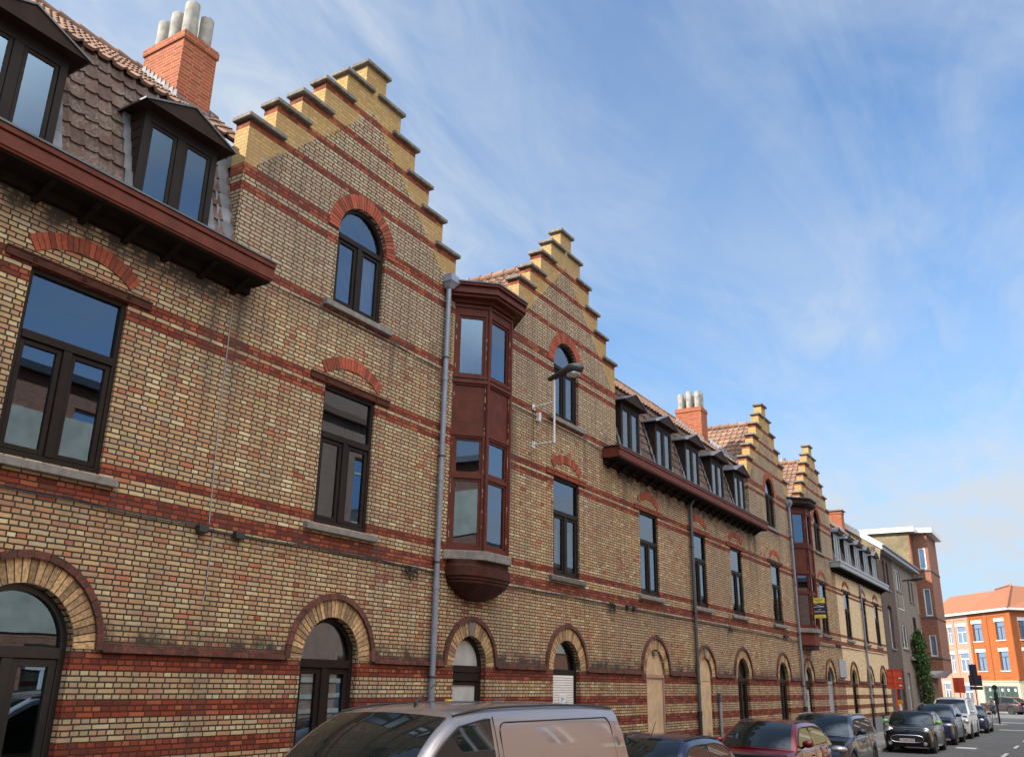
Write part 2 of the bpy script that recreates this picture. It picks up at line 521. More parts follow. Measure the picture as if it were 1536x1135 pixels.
M['chim'] = brick_mat('chimney_red_brick', [(0, (0.22, 0.046, 0.022)), (0.5, (0.28, 0.066, 0.03)), (1, (0.34, 0.095, 0.045))], mortar=(0.30, 0.17, 0.10), dirt=0.1, squash=1.0, msize=0.008, patchy=0)
M['darkbrick'] = brick_mat('dark_purple_brick', [(0, (0.05, 0.034, 0.032)), (0.5, (0.09, 0.058, 0.05)), (1, (0.14, 0.09, 0.075))], mortar=(0.085, 0.066, 0.06), dirt=0.3, patchy=0)
M['greybrick'] = brick_mat('grey_brown_brick', [(0, (0.14, 0.105, 0.085)), (0.5, (0.19, 0.145, 0.12)), (1, (0.24, 0.19, 0.155))], mortar=(0.2, 0.17, 0.15), dirt=0.25, patchy=0)
M['redbrick'] = brick_mat('dark_red_brick', [(0, (0.17, 0.05, 0.03)), (0.5, (0.25, 0.075, 0.045)), (1, (0.33, 0.11, 0.06))], mortar=(0.22, 0.15, 0.11), dirt=0.2, patchy=0)
M['orangebrick'] = brick_mat('orange_painted_brick', [(0, (0.33, 0.085, 0.025)), (0.5, (0.37, 0.105, 0.03)), (1, (0.41, 0.125, 0.038))], mortar=(0.28, 0.09, 0.03), dirt=0.06, patchy=0)
M['pinkbrick'] = brick_mat('pinkish_brick', [(0, (0.33, 0.15, 0.10)), (0.5, (0.40, 0.20, 0.135)), (1, (0.46, 0.26, 0.19))], mortar=(0.38, 0.32, 0.26), dirt=0.15, patchy=0)
M['opp_red'] = brick_mat('street_red_brick', [(0, (0.30, 0.10, 0.06)), (0.5, (0.38, 0.14, 0.085)), (1, (0.45, 0.19, 0.12))], mortar=(0.3, 0.22, 0.17), dirt=0.2, patchy=0)
M['vous'] = pm('arch_brick_yellow', (0.35, 0.225, 0.115), 0.85, var=0.5, scale=25, bump=0.3, rndvar=0.45, col2=(0.10, 0.07, 0.05), patch=(0.55, 0.8))
M['vousred'] = pm('arch_brick_red', (0.245, 0.052, 0.023), 0.85, var=0.3, scale=25, bump=0.3, rndvar=0.42, col2=(0.14, 0.045, 0.03), patch=(0.55, 0.85))
M['hood'] = pm('moulded_red_brick', (0.135, 0.033, 0.02), 0.85, var=0.4, scale=12, bump=0.3, rndvar=0.35, col2=(0.035, 0.03, 0.026), patch=(0.40, 0.62))
M['mort'] = pm('joint_mortar', (0.045, 0.033, 0.026), 0.95, var=0.2)
M['stone'] = pm('blue_limestone', (0.17, 0.155, 0.145), 0.8, var=0.3, scale=9, bump=0.35, col2=(0.10, 0.09, 0.085), patch=(0.5, 0.8))
M['stonedark'] = pm('weathered_limestone', (0.10, 0.095, 0.088), 0.85, var=0.35, scale=9, bump=0.35, col2=(0.04, 0.038, 0.036))
M['cap'] = pm('coping_stone', (0.165, 0.15, 0.13), 0.9, var=0.4, scale=7, bump=0.4, col2=(0.06, 0.055, 0.05))
M['redpaint'] = pm('oxblood_paint', (0.085, 0.019, 0.011), 0.55, var=0.25, scale=4, bump=0.12, bscale=30, spec=0.2, col2=(0.055, 0.016, 0.010), patch=(0.5, 0.8))
M['redpaint2'] = pm('cornice_red_paint', (0.105, 0.026, 0.015), 0.6, var=0.25, scale=4, bump=0.1, bscale=30, spec=0.2)
M['bowl'] = pm('oxblood_paint_shaded', (0.048, 0.014, 0.009), 0.6, var=0.35, scale=4, bump=0.15, bscale=30, spec=0.15, col2=(0.022, 0.010, 0.008))  # the oriel's oxblood darkened, so the bowl's underside shade is in the colour
M['flake'] = pm('flaked_paint', (0.33, 0.25, 0.22), 0.8, var=0.3)
M['brownpvc'] = pm('dark_brown_frame', (0.015, 0.0105, 0.009), 0.55, var=0.2, scale=3, spec=0.15)
M['dormer'] = pm('dark_brown_cladding', (0.026, 0.0145, 0.0115), 0.65, var=0.2, scale=5, spec=0.12)
M['soffit'] = pm('soffit_shadow_black', (0.014, 0.010, 0.008), 0.8, var=0.3, spec=0.1)  # near-black stands in for the shadow under the gutter
M['blackpvc'] = pm('black_frame', (0.014, 0.013, 0.013), 0.35, var=0.2, scale=3)
M['lintel'] = pm('rusty_brown_steel', (0.062, 0.022, 0.013), 0.7, var=0.3, scale=9, bump=0.15, spec=0.15)
M['lintelred'] = pm('red_brown_steel', (0.19, 0.042, 0.02), 0.7, var=0.25, scale=9, bump=0.15, spec=0.2)
M['zinc'] = pm('zinc_sheet', (0.36, 0.38, 0.41), 0.42, metal=0.75, var=0.25, scale=4, bump=0.1, bscale=12, rndvar=0.2)
M['zincdark'] = pm('dark_zinc', (0.10, 0.105, 0.115), 0.5, metal=0.5, var=0.3, scale=4)
M['pipe'] = pm('grey_blue_pipe', (0.19, 0.215, 0.27), 0.4, metal=0.2, var=0.15, scale=5)
M['pipedark'] = pm('dark_grey_pipe', (0.07, 0.075, 0.085), 0.45, metal=0.2, var=0.2, scale=5)
M['iron'] = pm('black_cast_iron', (0.02, 0.018, 0.018), 0.55, var=0.2)
M['pot'] = pm('concrete_flue', (0.25, 0.24, 0.215), 0.9, var=0.35, scale=6, bump=0.3)
M['white'] = pm('white_paint', (0.62, 0.62, 0.61), 0.5, var=0.06)
M['whitepvc'] = pm('white_frame', (0.70, 0.70, 0.70), 0.4, var=0.05)
M['greypaint'] = pm('light_grey_paint', (0.27, 0.285, 0.315), 0.5, var=0.1, spec=0.2)
M['bluegrey'] = pm('painted_sky_reflection', (0.22, 0.30, 0.42), 0.7, var=0.1)  # tone of the sky reflection painted behind the red oriel's panes
M['cream'] = pm('cream_render', (0.46, 0.41, 0.30), 0.9, var=0.1, scale=2, bump=0.2)
M['yellowren'] = pm('pale_yellow_render', (0.50, 0.43, 0.23), 0.9, var=0.1, scale=2, bump=0.2)
M['concrete'] = pm('street_concrete', (0.58, 0.55, 0.45), 0.9, var=0.25, scale=1.5, bump=0.2)
M['brownren'] = pm('streaked_brown_render', (0.19, 0.15, 0.085), 0.95, var=0.35, scale=1.2, bump=0.3, col2=(0.11, 0.088, 0.055))
M['ply'] = pm('plywood_board', (0.50, 0.36, 0.22), 0.8, var=0.2, scale=3, col2=(0.42, 0.27, 0.15))
M['timber'] = pm('raw_timber', (0.33, 0.20, 0.15), 0.8, var=0.2, scale=5)
M['shutter'] = pm('white_shutter', (0.60, 0.58, 0.55), 0.6, var=0.06)
M['black'] = pm('matt_black', (0.008, 0.008, 0.008), 0.6, var=0.1)
M['rubber'] = pm('tyre_rubber', (0.018, 0.018, 0.018), 0.8, var=0.2, scale=20)
M['alloy'] = pm('wheel_alloy', (0.50, 0.50, 0.51), 0.3, metal=0.9, var=0.1)
M['chrome'] = pm('bright_metal', (0.75, 0.75, 0.76), 0.12, metal=1.0, var=0.03)
M['plastic'] = pm('black_plastic', (0.02, 0.02, 0.022), 0.5, var=0.2)
M['lens'] = pm('lamp_glass', (0.55, 0.56, 0.56), 0.06, metal=0.6, var=0.25, scale=14)
M['taillight'] = pm('red_lamp_glass', (0.45, 0.015, 0.012), 0.1, var=0.1, coat=1.0)
M['green'] = pm('lime_green_cap', (0.22, 0.58, 0.06), 0.35, var=0.05, coat=0.6)
M['orangepaint'] = pm('orange_red_sign_back', (0.60, 0.075, 0.025), 0.5, var=0.1)
M['amber'] = pm('amber_lens', (0.70, 0.26, 0.01), 0.25, var=0.1)
M['yellow'] = pm('yellow_plastic', (0.72, 0.50, 0.02), 0.4, var=0.1)
M['signyellow'] = pm('sign_yellow', (0.76, 0.62, 0.08), 0.5, var=0.04)
M['signblack'] = pm('sign_black', (0.028, 0.024, 0.04), 0.45, var=0.08)
M['redletters'] = pm('plate_red', (0.28, 0.02, 0.03), 0.5, var=0.02)
M['blueprint'] = pm('poster_blue', (0.08, 0.36, 0.55), 0.5, var=0.05)
M['skin'] = pm('skin', (0.46, 0.27, 0.19), 0.6, var=0.06)
M['denim'] = pm('grey_trousers', (0.10, 0.11, 0.14), 0.9, var=0.15)
M['curtain'] = pm('net_curtain_reflection_pink', (0.80, 0.68, 0.63), 0.9, var=0.15, scale=3)  # net curtain, its pink painted in for brick mirrored in the glass
M['curtainwhite'] = pm('white_curtain', (0.70, 0.69, 0.67), 0.9, var=0.08, scale=3)
M['inside'] = pm('interior_plaster', (0.10, 0.09, 0.08), 0.9, var=0.1)
M['kerb'] = pm('kerb_stone', (0.27, 0.26, 0.25), 0.85, var=0.25, scale=5, bump=0.3)
M['paintline'] = pm('road_paint', (0.62, 0.61, 0.58), 0.7, var=0.2, scale=8, col2=(0.25, 0.25, 0.25), patch=(0.55, 0.75))
M['plinth'] = pm('grey_plinth_render', (0.17, 0.175, 0.20), 0.85, var=0.15, scale=2)
M['slate'] = pm('grey_slate_roof', (0.13, 0.14, 0.155), 0.55, var=0.2, scale=3, bump=0.2)


def glass_mat(name, ior=2.0, tint=(0.93, 0.94, 0.94)):
    m, t = new_mat(name)
    geo = t.n('ShaderNodeNewGeometry')
    nz = t.n('ShaderNodeTexNoise', {'Vector': geo.outputs['Position'], 'Scale': 0.9, 'Detail': 1.0})
    bp = t.n('ShaderNodeBump', {'Height': nz.outputs[0], 'Strength': 0.06, 'Distance': 0.05})
    fr = t.n('ShaderNodeFresnel', {'IOR': ior, 'Normal': bp.outputs[0]})
    tr = t.n('ShaderNodeBsdfTransparent', {'Color': tint + (1,)})
    lw = t.n('ShaderNodeLayerWeight', {'Blend': 0.5})
    tintc = t.ramp(lw.outputs['Facing'], [(0.35, (0.52, 0.74, 1.0)), (0.72, (0.93, 0.97, 1.0))])
    gl = t.n('ShaderNodeBsdfGlossy', {'Color': tintc, 'Roughness': 0.0, 'Normal': bp.outputs[0]})
    mx = t.n('ShaderNodeMixShader', {0: fr.outputs[0], 1: tr.outputs[0], 2: gl.outputs[0]})
    finish(t, mx.outputs[0])
    return m


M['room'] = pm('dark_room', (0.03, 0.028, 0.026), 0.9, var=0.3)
M['pale_glass'] = pm('frost_and_painted_reflection', (0.36, 0.39, 0.40), 0.15, var=0.25, scale=2.5)  # frosted door glass, also the painted reflection in the far fanlights
M['pane'] = glass_mat('window_glass', 2.7)
M['panehi'] = glass_mat('upper_window_glass', 2.9)
M['lead'] = pm('lead_sheet', (0.125, 0.135, 0.155), 0.65, metal=0.1, var=0.3, scale=5, bump=0.15, bscale=15, rndvar=0.25)


def car_glass():
    m, t = new_mat('car_glass')
    b = t.n('ShaderNodeBsdfPrincipled', {'Base Color': (0.012, 0.015, 0.014, 1), 'Roughness': 0.02, 'IOR': 1.5})
    b.inputs['Specular Tint'].default_value = (0.5, 0.72, 1.0, 1)
    finish(t, b.outputs[0])
    return m


M['carglass'] = car_glass()


def car_paint(name, col, metal=0.35, rough=0.32, cior=1.38):
    m, t = new_mat(name)
    tc = t.n('ShaderNodeTexCoord')
    fl = t.n('ShaderNodeTexNoise', {'Vector': tc.outputs['Object'], 'Scale': 900.0, 'Detail': 1.0})
    c = t.ramp(fl.outputs[0], [(0.3, tuple(x * 0.9 for x in col)), (0.7, tuple(min(1, x * 1.1) for x in col))])
    dz = t.n('ShaderNodeTexNoise', {'Vector': tc.outputs['Object'], 'Scale': 2.5, 'Detail': 6.0})
    rg = t.n('ShaderNodeMapRange', {0: dz.outputs[0], 3: rough * 0.8, 4: rough * 1.3})
    b = t.n('ShaderNodeBsdfPrincipled', {'Base Color': c, 'Metallic': metal, 'Roughness': rg.outputs[0]})
    b.inputs['Coat Weight'].default_value = 0.8
    b.inputs['Coat IOR'].default_value = cior
    b.inputs['Coat Roughness'].default_value = 0.03
    b.inputs['Specular IOR Level'].default_value = 0.15
    finish(t, b.outputs[0])
    return m


def tile_mat(name, c0, c1, moss, mossamt=0.5):
    m, t = new_mat(name)
    at = t.n('ShaderNodeAttribute', attribute_name='rnd')
    geo = t.n('ShaderNodeNewGeometry')
    nz = t.n('ShaderNodeTexNoise', {'Vector': geo.outputs['Position'], 'Scale': 3.0, 'Detail': 8.0, 'Roughness': 0.7})
    n2 = t.n('ShaderNodeTexNoise', {'Vector': geo.outputs['Position'], 'Scale': 26.0, 'Detail': 6.0, 'Roughness': 0.7})
    c = t.ramp(at.outputs['Fac'], [(0.0, c0), (0.6, tuple((a + b) / 2 for a, b in zip(c0, c1))), (1.0, c1)])
    k = t.math('MULTIPLY', t.ramp(nz.outputs[0], [(0.4, 0.0), (0.65, 1.0)]), t.ramp(n2.outputs[0], [(0.42, 0.0), (0.62, mossamt)]))
    c = t.mix(k, c, moss)
    bp = t.n('ShaderNodeBump', {'Height': n2.outputs[0], 'Strength': 0.4, 'Distance': 0.01})
    b = t.n('ShaderNodeBsdfPrincipled', {'Base Color': c, 'Roughness': 0.85, 'Normal': bp.outputs[0]})
    b.inputs['Specular IOR Level'].default_value = 0.3
    finish(t, b.outputs[0])
    return m


M['tile_old'] = tile_mat('weathered_pantile', (0.055, 0.032, 0.027), (0.125, 0.068, 0.055), (0.22, 0.205, 0.165), 0.9)
M['tile'] = tile_mat('brown_pantile', (0.13, 0.072, 0.052), (0.25, 0.145, 0.10), (0.22, 0.17, 0.12), 0.5)
M['tile_red'] = tile_mat('red_pantile', (0.20, 0.075, 0.042), (0.28, 0.115, 0.062), (0.21, 0.13, 0.09), 0.45)


def ground_mat(name, col, vs=0.25, scale=0.6, fine=55.0, rough=0.9):
    m, t = new_mat(name)
    geo = t.n('ShaderNodeNewGeometry')
    a = t.n('ShaderNodeTexNoise', {'Vector': geo.outputs['Position'], 'Scale': scale, 'Detail': 8.0, 'Roughness': 0.65})
    b_ = t.n('ShaderNodeTexNoise', {'Vector': geo.outputs['Position'], 'Scale': fine, 'Detail': 4.0, 'Roughness': 0.7})
    k = t.math('ADD', t.math('MULTIPLY', a.outputs[0], 0.6), t.math('MULTIPLY', b_.outputs[0], 0.4))
    c = t.ramp(k, [(0.35, tuple(x * (1 - vs) for x in col)), (0.65, tuple(x * (1 + vs) for x in col))])
    bp = t.n('ShaderNodeBump', {'Height': b_.outputs[0], 'Strength': 0.5, 'Distance': 0.01})
    b = t.n('ShaderNodeBsdfPrincipled', {'Base Color': c, 'Roughness': rough, 'Normal': bp.outputs[0]})
    finish(t, b.outputs[0])
    return m


M['asphalt'] = ground_mat('asphalt', (0.098, 0.097, 0.098))
M['earth'] = ground_mat('town_ground', (0.12, 0.115, 0.10))


def paving_mat():
    m, t = new_mat('concrete_paving')
    geo = t.n('ShaderNodeNewGeometry')
    br = t.n('ShaderNodeTexBrick', {'Vector': geo.outputs['Position'], 'Color1': (0.20, 0.195, 0.19, 1), 'Color2': (0.27, 0.26, 0.25, 1), 'Mortar': (0.10, 0.10, 0.095, 1),
                                    'Scale': 1.0, 'Mortar Size': 0.006, 'Brick Width': 0.3, 'Row Height': 0.3}, offset=0.5, squash=1.0)
    nz = t.n('ShaderNodeTexNoise', {'Vector': geo.outputs['Position'], 'Scale': 1.5, 'Detail': 8.0})
    c = t.mix(t.ramp(nz.outputs[0], [(0.4, 0.0), (0.7, 0.5)]), br.outputs[0], (0.11, 0.11, 0.105))
    b = t.n('ShaderNodeBsdfPrincipled', {'Base Color': c, 'Roughness': 0.9})
    finish(t, b.outputs[0])
    return m


M['paving'] = paving_mat()


def leaf_mat(name, a, b_):
    m, t = new_mat(name)
    at = t.n('ShaderNodeAttribute', attribute_name='rnd')
    c = t.ramp(at.outputs['Fac'], [(0.0, a), (1.0, b_)])
    b = t.n('ShaderNodeBsdfPrincipled', {'Base Color': c, 'Roughness': 0.55})
    tr = t.n('ShaderNodeBsdfTranslucent', {'Color': c})
    mx = t.n('ShaderNodeMixShader', {0: 0.3, 1: b.outputs[0], 2: tr.outputs[0]})
    finish(t, mx.outputs[0])
    return m


M['leaf'] = leaf_mat('climber_leaf', (0.022, 0.055, 0.012), (0.07, 0.14, 0.025))
M['weed'] = leaf_mat('weed_leaf', (0.10, 0.14, 0.03), (0.25, 0.25, 0.08))
M['bark'] = pm('bark', (0.09, 0.065, 0.045), 0.9, var=0.3, scale=10, bump=0.4)
# ---------------------------------------------------------------- ground
ROAD_Z = 0.0
def sheet(name, x0, x1, y0, y1, z, mat):
    b = MB()
    b.quad((x0, y0, z), (x1, y0, z), (x1, y1, z), (x0, y1, z))
    return tag(b.build(name, mat), kind='structure')

sheet('ground', -900, 1500, -900, 900, -0.02, M['earth'])
b = MB()
b.quad((-60, -9.6, 0), (84, -9.6, 0), (84, -2.65, 0), (-60, -2.65, 0))
b.quad((84, -60, 0), (150, -60, 0), (150, 60, 0), (84, 60, 0))
tag(b.build('road', M['asphalt']), kind='structure')
b = MB()
b.box(-60, 78.5, -2.5, 0.0, -0.02, 0.12)
b.box(-60, 80, -12.2, -9.75, -0.02, 0.12)
tag(b.build('pavement', M['paving']), kind='structure')
b = MB()
x = -40.0
while x < 79:
    b.box(x, x + 0.99, -2.652, -2.503, -0.02, 0.124)
    b.box(x, x + 0.99, -9.747, -9.60, -0.02, 0.124)
    x += 1.0
tag(b.build('kerb', M['kerb'], bevel=0.015), kind='structure')
b = MB()
b.lathe((71.6, -2.75, 0), [(1.75, 0.0), (1.75, 0.11), (1.7, 0.125), (0.0, 0.125)], 28)
tag(b.build('pavement_corner', M['kerb']), kind='structure')
b = MB()
for i in range(7):
    b.box(101 + 0.0, 104, -11 + i * 1.1, -10.5 + i * 1.1, 0.0, 0.004)
for k in range(12):
    b.box(14 + k * 6.1, 16.2 + k * 6.1, -6.62, -6.5, 0.0, 0.004)
b.box(42.6, 43.4, -5.3, -4.55, 0, 0.004)
b.box(64.5, 65.1, -9.4, -4.5, 0, 0.004)
b.box(79.6, 80.3, -9.2, -3.4, 0, 0.004)
tag(b.build('road_marking', M['paintline']), kind='structure')

# ---------------------------------------------------------------- roofs
def tile_sheet(name, p0, u, v, W, L, mat, parent, tw=0.225, th=0.32, amp=0.042, clip=None):
    """rows of pantiles; p0 lower left corner, u along the eave, v up the slope"""
    p0, u, v = Vector(p0), Vector(u).normalized(), Vector(v).normalized()
    n = u.cross(v)
    mb = MB()
    rows = max(1, int(round(L / th)))
    th = L / rows
    cols = max(1, int(round(W / tw)))
    tw = W / cols
    prof = [(0.0, 0.25), (0.06, 0.05), (0.3, 0.0), (0.6, 0.08), (0.72, 0.3), (0.8, 0.85), (0.88, 1.0), (0.95, 0.85), (1.0, 0.25)]
    vs, fs, rs = [], [], []
    for r in range(rows):
        for c in range(cols):
            jit = random.uniform(-0.006, 0.006)
            lift = 0.032 + random.uniform(-0.004, 0.006)
            rv = min(1.0, max(0.0, random.random() * 0.75 + 0.25 * mnoise.noise(Vector((c * 0.2, r * 0.3, p0.x))) + 0.12))
            if clip:
                q = p0 + u * (c + 0.5) * tw + v * (r + 0.5) * th
                if not clip(q):
                    continue
            b0 = len(vs)
            for (s, h) in prof:
                x = (c + s) * tw
                q0 = p0 + u * x + v * (r * th + jit)
                q1 = p0 + u * x + v * ((r + 1) * th + 0.03)
                vs.append(q0 + n * (h * amp - 0.01))
                vs.append(q0 + n * (h * amp + lift))
                vs.append(q1 + n * (h * amp + 0.004))
            for i in range(len(prof) - 1):
                a = b0 + i * 3
                fs.append((a, a + 3, a + 4, a + 1))
                fs.append((a + 1, a + 4, a + 5, a + 2))
                rs += [rv, rv]
            k = b0 + (len(prof) - 1) * 3
            fs.append((b0, b0 + 1, b0 + 2)); rs.append(rv)
            fs.append((k, k + 2, k + 1)); rs.append(rv)
    mb.v, mb.f, mb.r, mb.m = [tuple(q) for q in vs], fs, rs, [0] * len(fs)
    # solid underlay a little below the tiles
    a = p0 - n * 0.03
    if not clip:
        mb.quad(a, a + u * W, a + u * W + v * L, a + v * L)
    return mb.build(name, mat, parent, smooth=50)


def ridge_tiles(name, a, b_, mat, parent, r=0.12, L=0.36):
    a, b_ = Vector(a), Vector(b_)
    d = (b_ - a)
    n = max(1, int(d.length / L))
    mb = MB()
    for i in range(n):
        q0 = a + d * (i / n)
        q1 = a + d * ((i + 1.12) / n)
        mb.tube([q0 + Vector((0, 0, 0.0)), q1 + Vector((0, 0, -0.02))], [r, r * 0.88], 10, rnd=random.random())
    return mb.build(name, mat, parent, smooth=60)


SB = 0.6      # depth of the steep mansard slope
ZB, ZR, YR = 10.2, 12.3, 3.05
def zup(y): return ZB + (y - SB) * (ZR - ZB) / (YR - SB)


def mansard(H, xa, xb, ua, ub, dorm=()):
    st = Vector((0, SB + 0.04, ZB - 7.95))
    def keep(q):
        return not any(abs(q.x - c) < 0.56 for c in dorm) or q.z > 9.45
    tile_sheet('steep_roof', (xa, -0.04, 7.95), (1, 0, 0), st, xb - xa, st.length, M['tile_old'], H, tw=0.2, th=0.27, amp=0.032, clip=keep)
    mb = MB(); mb.quad((xa, 0.02, 7.95), (xb, 0.02, 7.95), (xb, SB + .06, ZB), (xa, SB + .06, ZB)); mb.build('roof_boarding', M['tile_old'], H)
    up = Vector((0, YR - SB, ZR - ZB))
    xa, xb = ua, ub
    tile_sheet('upper_roof', (xa, SB - 0.08, ZB - 0.03), (1, 0, 0), up, xb - xa, up.length, M['tile'], H)
    ridge_tiles('ridge', (xa, YR, ZR + 0.05), (xb, YR, ZR + 0.05), M['tile'], H)
    mb = MB()
    mb.quad((xa, YR, ZR), (xb, YR, ZR), (xb, 8.0, 7.8), (xa, 8.0, 7.8))
    mb.build('rear_roof', M['tile_old'], H)


def cornice(H, xa, xb, mat, top=None, brk=0.59, endl=True):
    mb = MB()
    y0 = -0.47
    mb.box(xa, xb, y0, -0.02, 7.60, 7.86, 0)                    # box gutter
    mb.box(xa - 0.012, xb + 0.012, y0 - 0.018, y0, 7.63, 7.79, 0)
    mb.box(xa - 0.02, xb + 0.02, y0 - 0.035, y0, 7.805, 7.875, 0)
    o = mb.build('cornice', mat, H, bevel=0.006)
    mb = MB()
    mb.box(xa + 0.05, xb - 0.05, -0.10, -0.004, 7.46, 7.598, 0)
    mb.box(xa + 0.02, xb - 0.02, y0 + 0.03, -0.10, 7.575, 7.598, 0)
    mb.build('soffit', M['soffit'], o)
    mb = MB()
    mb.box(xa - 0.03, xb + 0.03, y0 - 0.05, -0.04, 7.88, 7.905, 0)
    mb.build('gutter', top or M['zincdark'], o)
    n = int((xb - xa) / brk)
    proto = None
    for i in range(n):
        x = xa + (i + 0.5) * (xb - xa) / n
        if proto is None:
            q = MB()
            q.hexa([(-0.04, -0.05, 7.40), (0.04, -0.05, 7.40), (0.04, -0.003, 7.40), (-0.04, -0.003, 7.40)],
                   [(-0.04, -0.36, 7.572), (0.04, -0.36, 7.572), (0.04, -0.003, 7.572), (-0.04, -0.003, 7.572)])
            proto = q.build('bracket', M['soffit'], o, origin=(0, 0, 0))
            me = proto.data
            for vv in me.vertices:
                vv.co = vv.co + Vector(ORG[o.name])
        else:
            c = proto.copy()
            COL.objects.link(c)
            c.parent = o
            proto = c
        proto.location = Vector((x, 0, 0)) - Vector(ORG[o.name])
    return o


def dormer(H, c, style='dark'):
    """gabled dormer standing on the cornice, front at y = -0.03"""
    fm = M['dormer']
    mb = MB()
    hw, z0, z1, y0 = 0.61, 7.92, 9.40, -0.03
    # cheeks that lean back into the steep slope
    for s in (-1, 1):
        x0, x1 = c + s * hw, c + s * (hw - 0.05)
        mb.hexa([(min(x0, x1), y0, z0), (max(x0, x1), y0, z0), (max(x0, x1), 0.05, z0), (min(x0, x1), 0.05, z0)],
                [(min(x0, x1), y0, z1), (max(x0, x1), y0, z1), (max(x0, x1), 0.55, z1), (min(x0, x1), 0.55, z1)])
        for k in range(9):       # boarding lines
            zz_ = z0 + 0.12 + k * 0.155
            mb.box(c + s * hw, c + s * (hw + 0.008), y0 + 0.03, 0.02 + (zz_ - z0) * 0.26, zz_, zz_ + 0.135)
    mb.box(c - hw + 0.05, c + hw - 0.05, 0.14, 0.16, z0, z1, 0)     # inner back
    d = mb.build('dormer', fm, H)
    fb = MB()
    dark = M['brownpvc'] if style == 'dark' else M['dormer']
    fb.box(c - hw + 0.002, c - hw + 0.10, y0 - 0.02, y0 + 0.05, z0, z1 - 0.002)
    fb.box(c + hw - 0.10, c + hw - 0.002, y0 - 0.02, y0 + 0.05, z0, z1 - 0.002)
    fb.box(c - hw + 0.10, c + hw - 0.10, y0 - 0.018, y0 + 0.05, z1 - 0.15, z1 - 0.003)
    fb.box(c - hw + 0.10, c + hw - 0.10, y0 - 0.018, y0 + 0.05, z0, z0 + 0.1)
    fb.box(c - 0.065, c + 0.065, y0 - 0.016, y0 + 0.05, z0 + 0.1, z1 - 0.15)
    for s in (-1, 1):          # casements
        xa, xb = sorted((c + s * 0.07, c + s * (hw - 0.105)))
        fb.box(xa, xa + 0.05, y0 - 0.004, y0 + 0.03, z0 + 0.1, z1 - 0.15)
        fb.box(xb - 0.05, xb, y0 - 0.004, y0 + 0.03, z0 + 0.1, z1 - 0.15)
        fb.box(xa + 0.05, xb - 0.05, y0 - 0.003, y0 + 0.03, z0 + 0.1, z0 + 0.15)
        fb.box(xa + 0.05, xb - 0.05, y0 - 0.003, y0 + 0.03, z1 - 0.2, z1 - 0.15)
    fb.build('window_frame', dark if style == 'dark' else M['greypaint'], d, bevel=0.004)
    gb = MB()
    for s in (-1, 1):
        xa, xb = sorted((c + s * 0.12, c + s * (hw - 0.155)))
        gb.quad((xa, y0 + 0.012, z0 + 0.15), (xb, y0 + 0.012, z0 + 0.15), (xb, y0 + 0.012, z1 - 0.2), (xa, y0 + 0.012, z1 - 0.2))
    gb.build('pane', M['panehi' if style == 'dark' else 'pane'], d)
    cb = MB()
    for s in (-1, 1):
        xa, xb = sorted((c + s * 0.09, c + s * (hw - 0.12)))
        cb.quad((xa, y0 + 0.1, z0 + 0.1), (xb, y0 + 0.1, z0 + 0.1), (xb, y0 + 0.1, z1 - 0.15), (xa, y0 + 0.1, z1 - 0.15))
    cb.build('pane_backing', M['black'], d)  # black sheet in place of the dark room behind the panes
    # pediment roof
    rb = MB()
    hw2, pk, ov = 0.75, 0.30, 0.20
    yb = 0.75
    zl = z1 + 0.0
    rb.add([(c - hw2, y0 - ov, zl), (c + hw2, y0 - ov, zl), (c, y0 - ov, zl + pk), (c - hw2, yb, zl), (c + hw2, yb, zl), (c, yb, zl + pk)],
           [(0, 1, 2), (0, 2, 5, 3), (1, 4, 5, 2), (0, 3, 4, 1), (3, 5, 4)])
    ro = rb.build('dormer_roof', fm, d)
    tb = MB()
    t_ = 0.028
    for s in (-1, 1):
        a0, a1 = Vector((c + s * (hw2 + 0.02), y0 - ov - 0.02, zl - 0.005)), Vector((c, y0 - ov - 0.02, zl + pk + 0.004))
        b0, b1 = Vector((c + s * (hw2 + 0.02), yb, zl - 0.005)), Vector((c, yb, zl + pk + 0.004))
        up = Vector((0, 0, t_))
        tb.hexa([a0, a1, b1, b0], [a0 + up, a1 + up, b1 + up, b0 + up]) if s > 0 else tb.hexa([a1, a0, b0, b1], [a1 + up, a0 + up, b0 + up, b1 + up])
    tb.build('dormer_covering', M['zincdark'], d)
    # lead soakers up the side of the dormer
    for s in (-1, 1):
        lb = MB()
        for k in range(6):
            z = z0 + 0.02 + k * 0.25
            y = (z - 7.95) * 0.285 - 0.115
            lb.hexa([(c + s * hw + (0.0 if s > 0 else -0.125), y, z), (c + s * hw + (0.125 if s > 0 else 0.0), y, z), (c + s * hw + (0.125 if s > 0 else 0.0), y + 0.02, z), (c + s * hw + (0.0 if s > 0 else -0.125), y + 0.02, z)],
                    [(c + s * hw + (0.0 if s > 0 else -0.11), y + 0.05, z + 0.24), (c + s * hw + (0.11 if s > 0 else 0.0), y + 0.05, z + 0.24), (c + s * hw + (0.11 if s > 0 else 0.0), y + 0.07, z + 0.24), (c + s * hw + (0.0 if s > 0 else -0.11), y + 0.07, z + 0.24)])
        lb.build('lead_flashing', M['lead'], d)
    return d


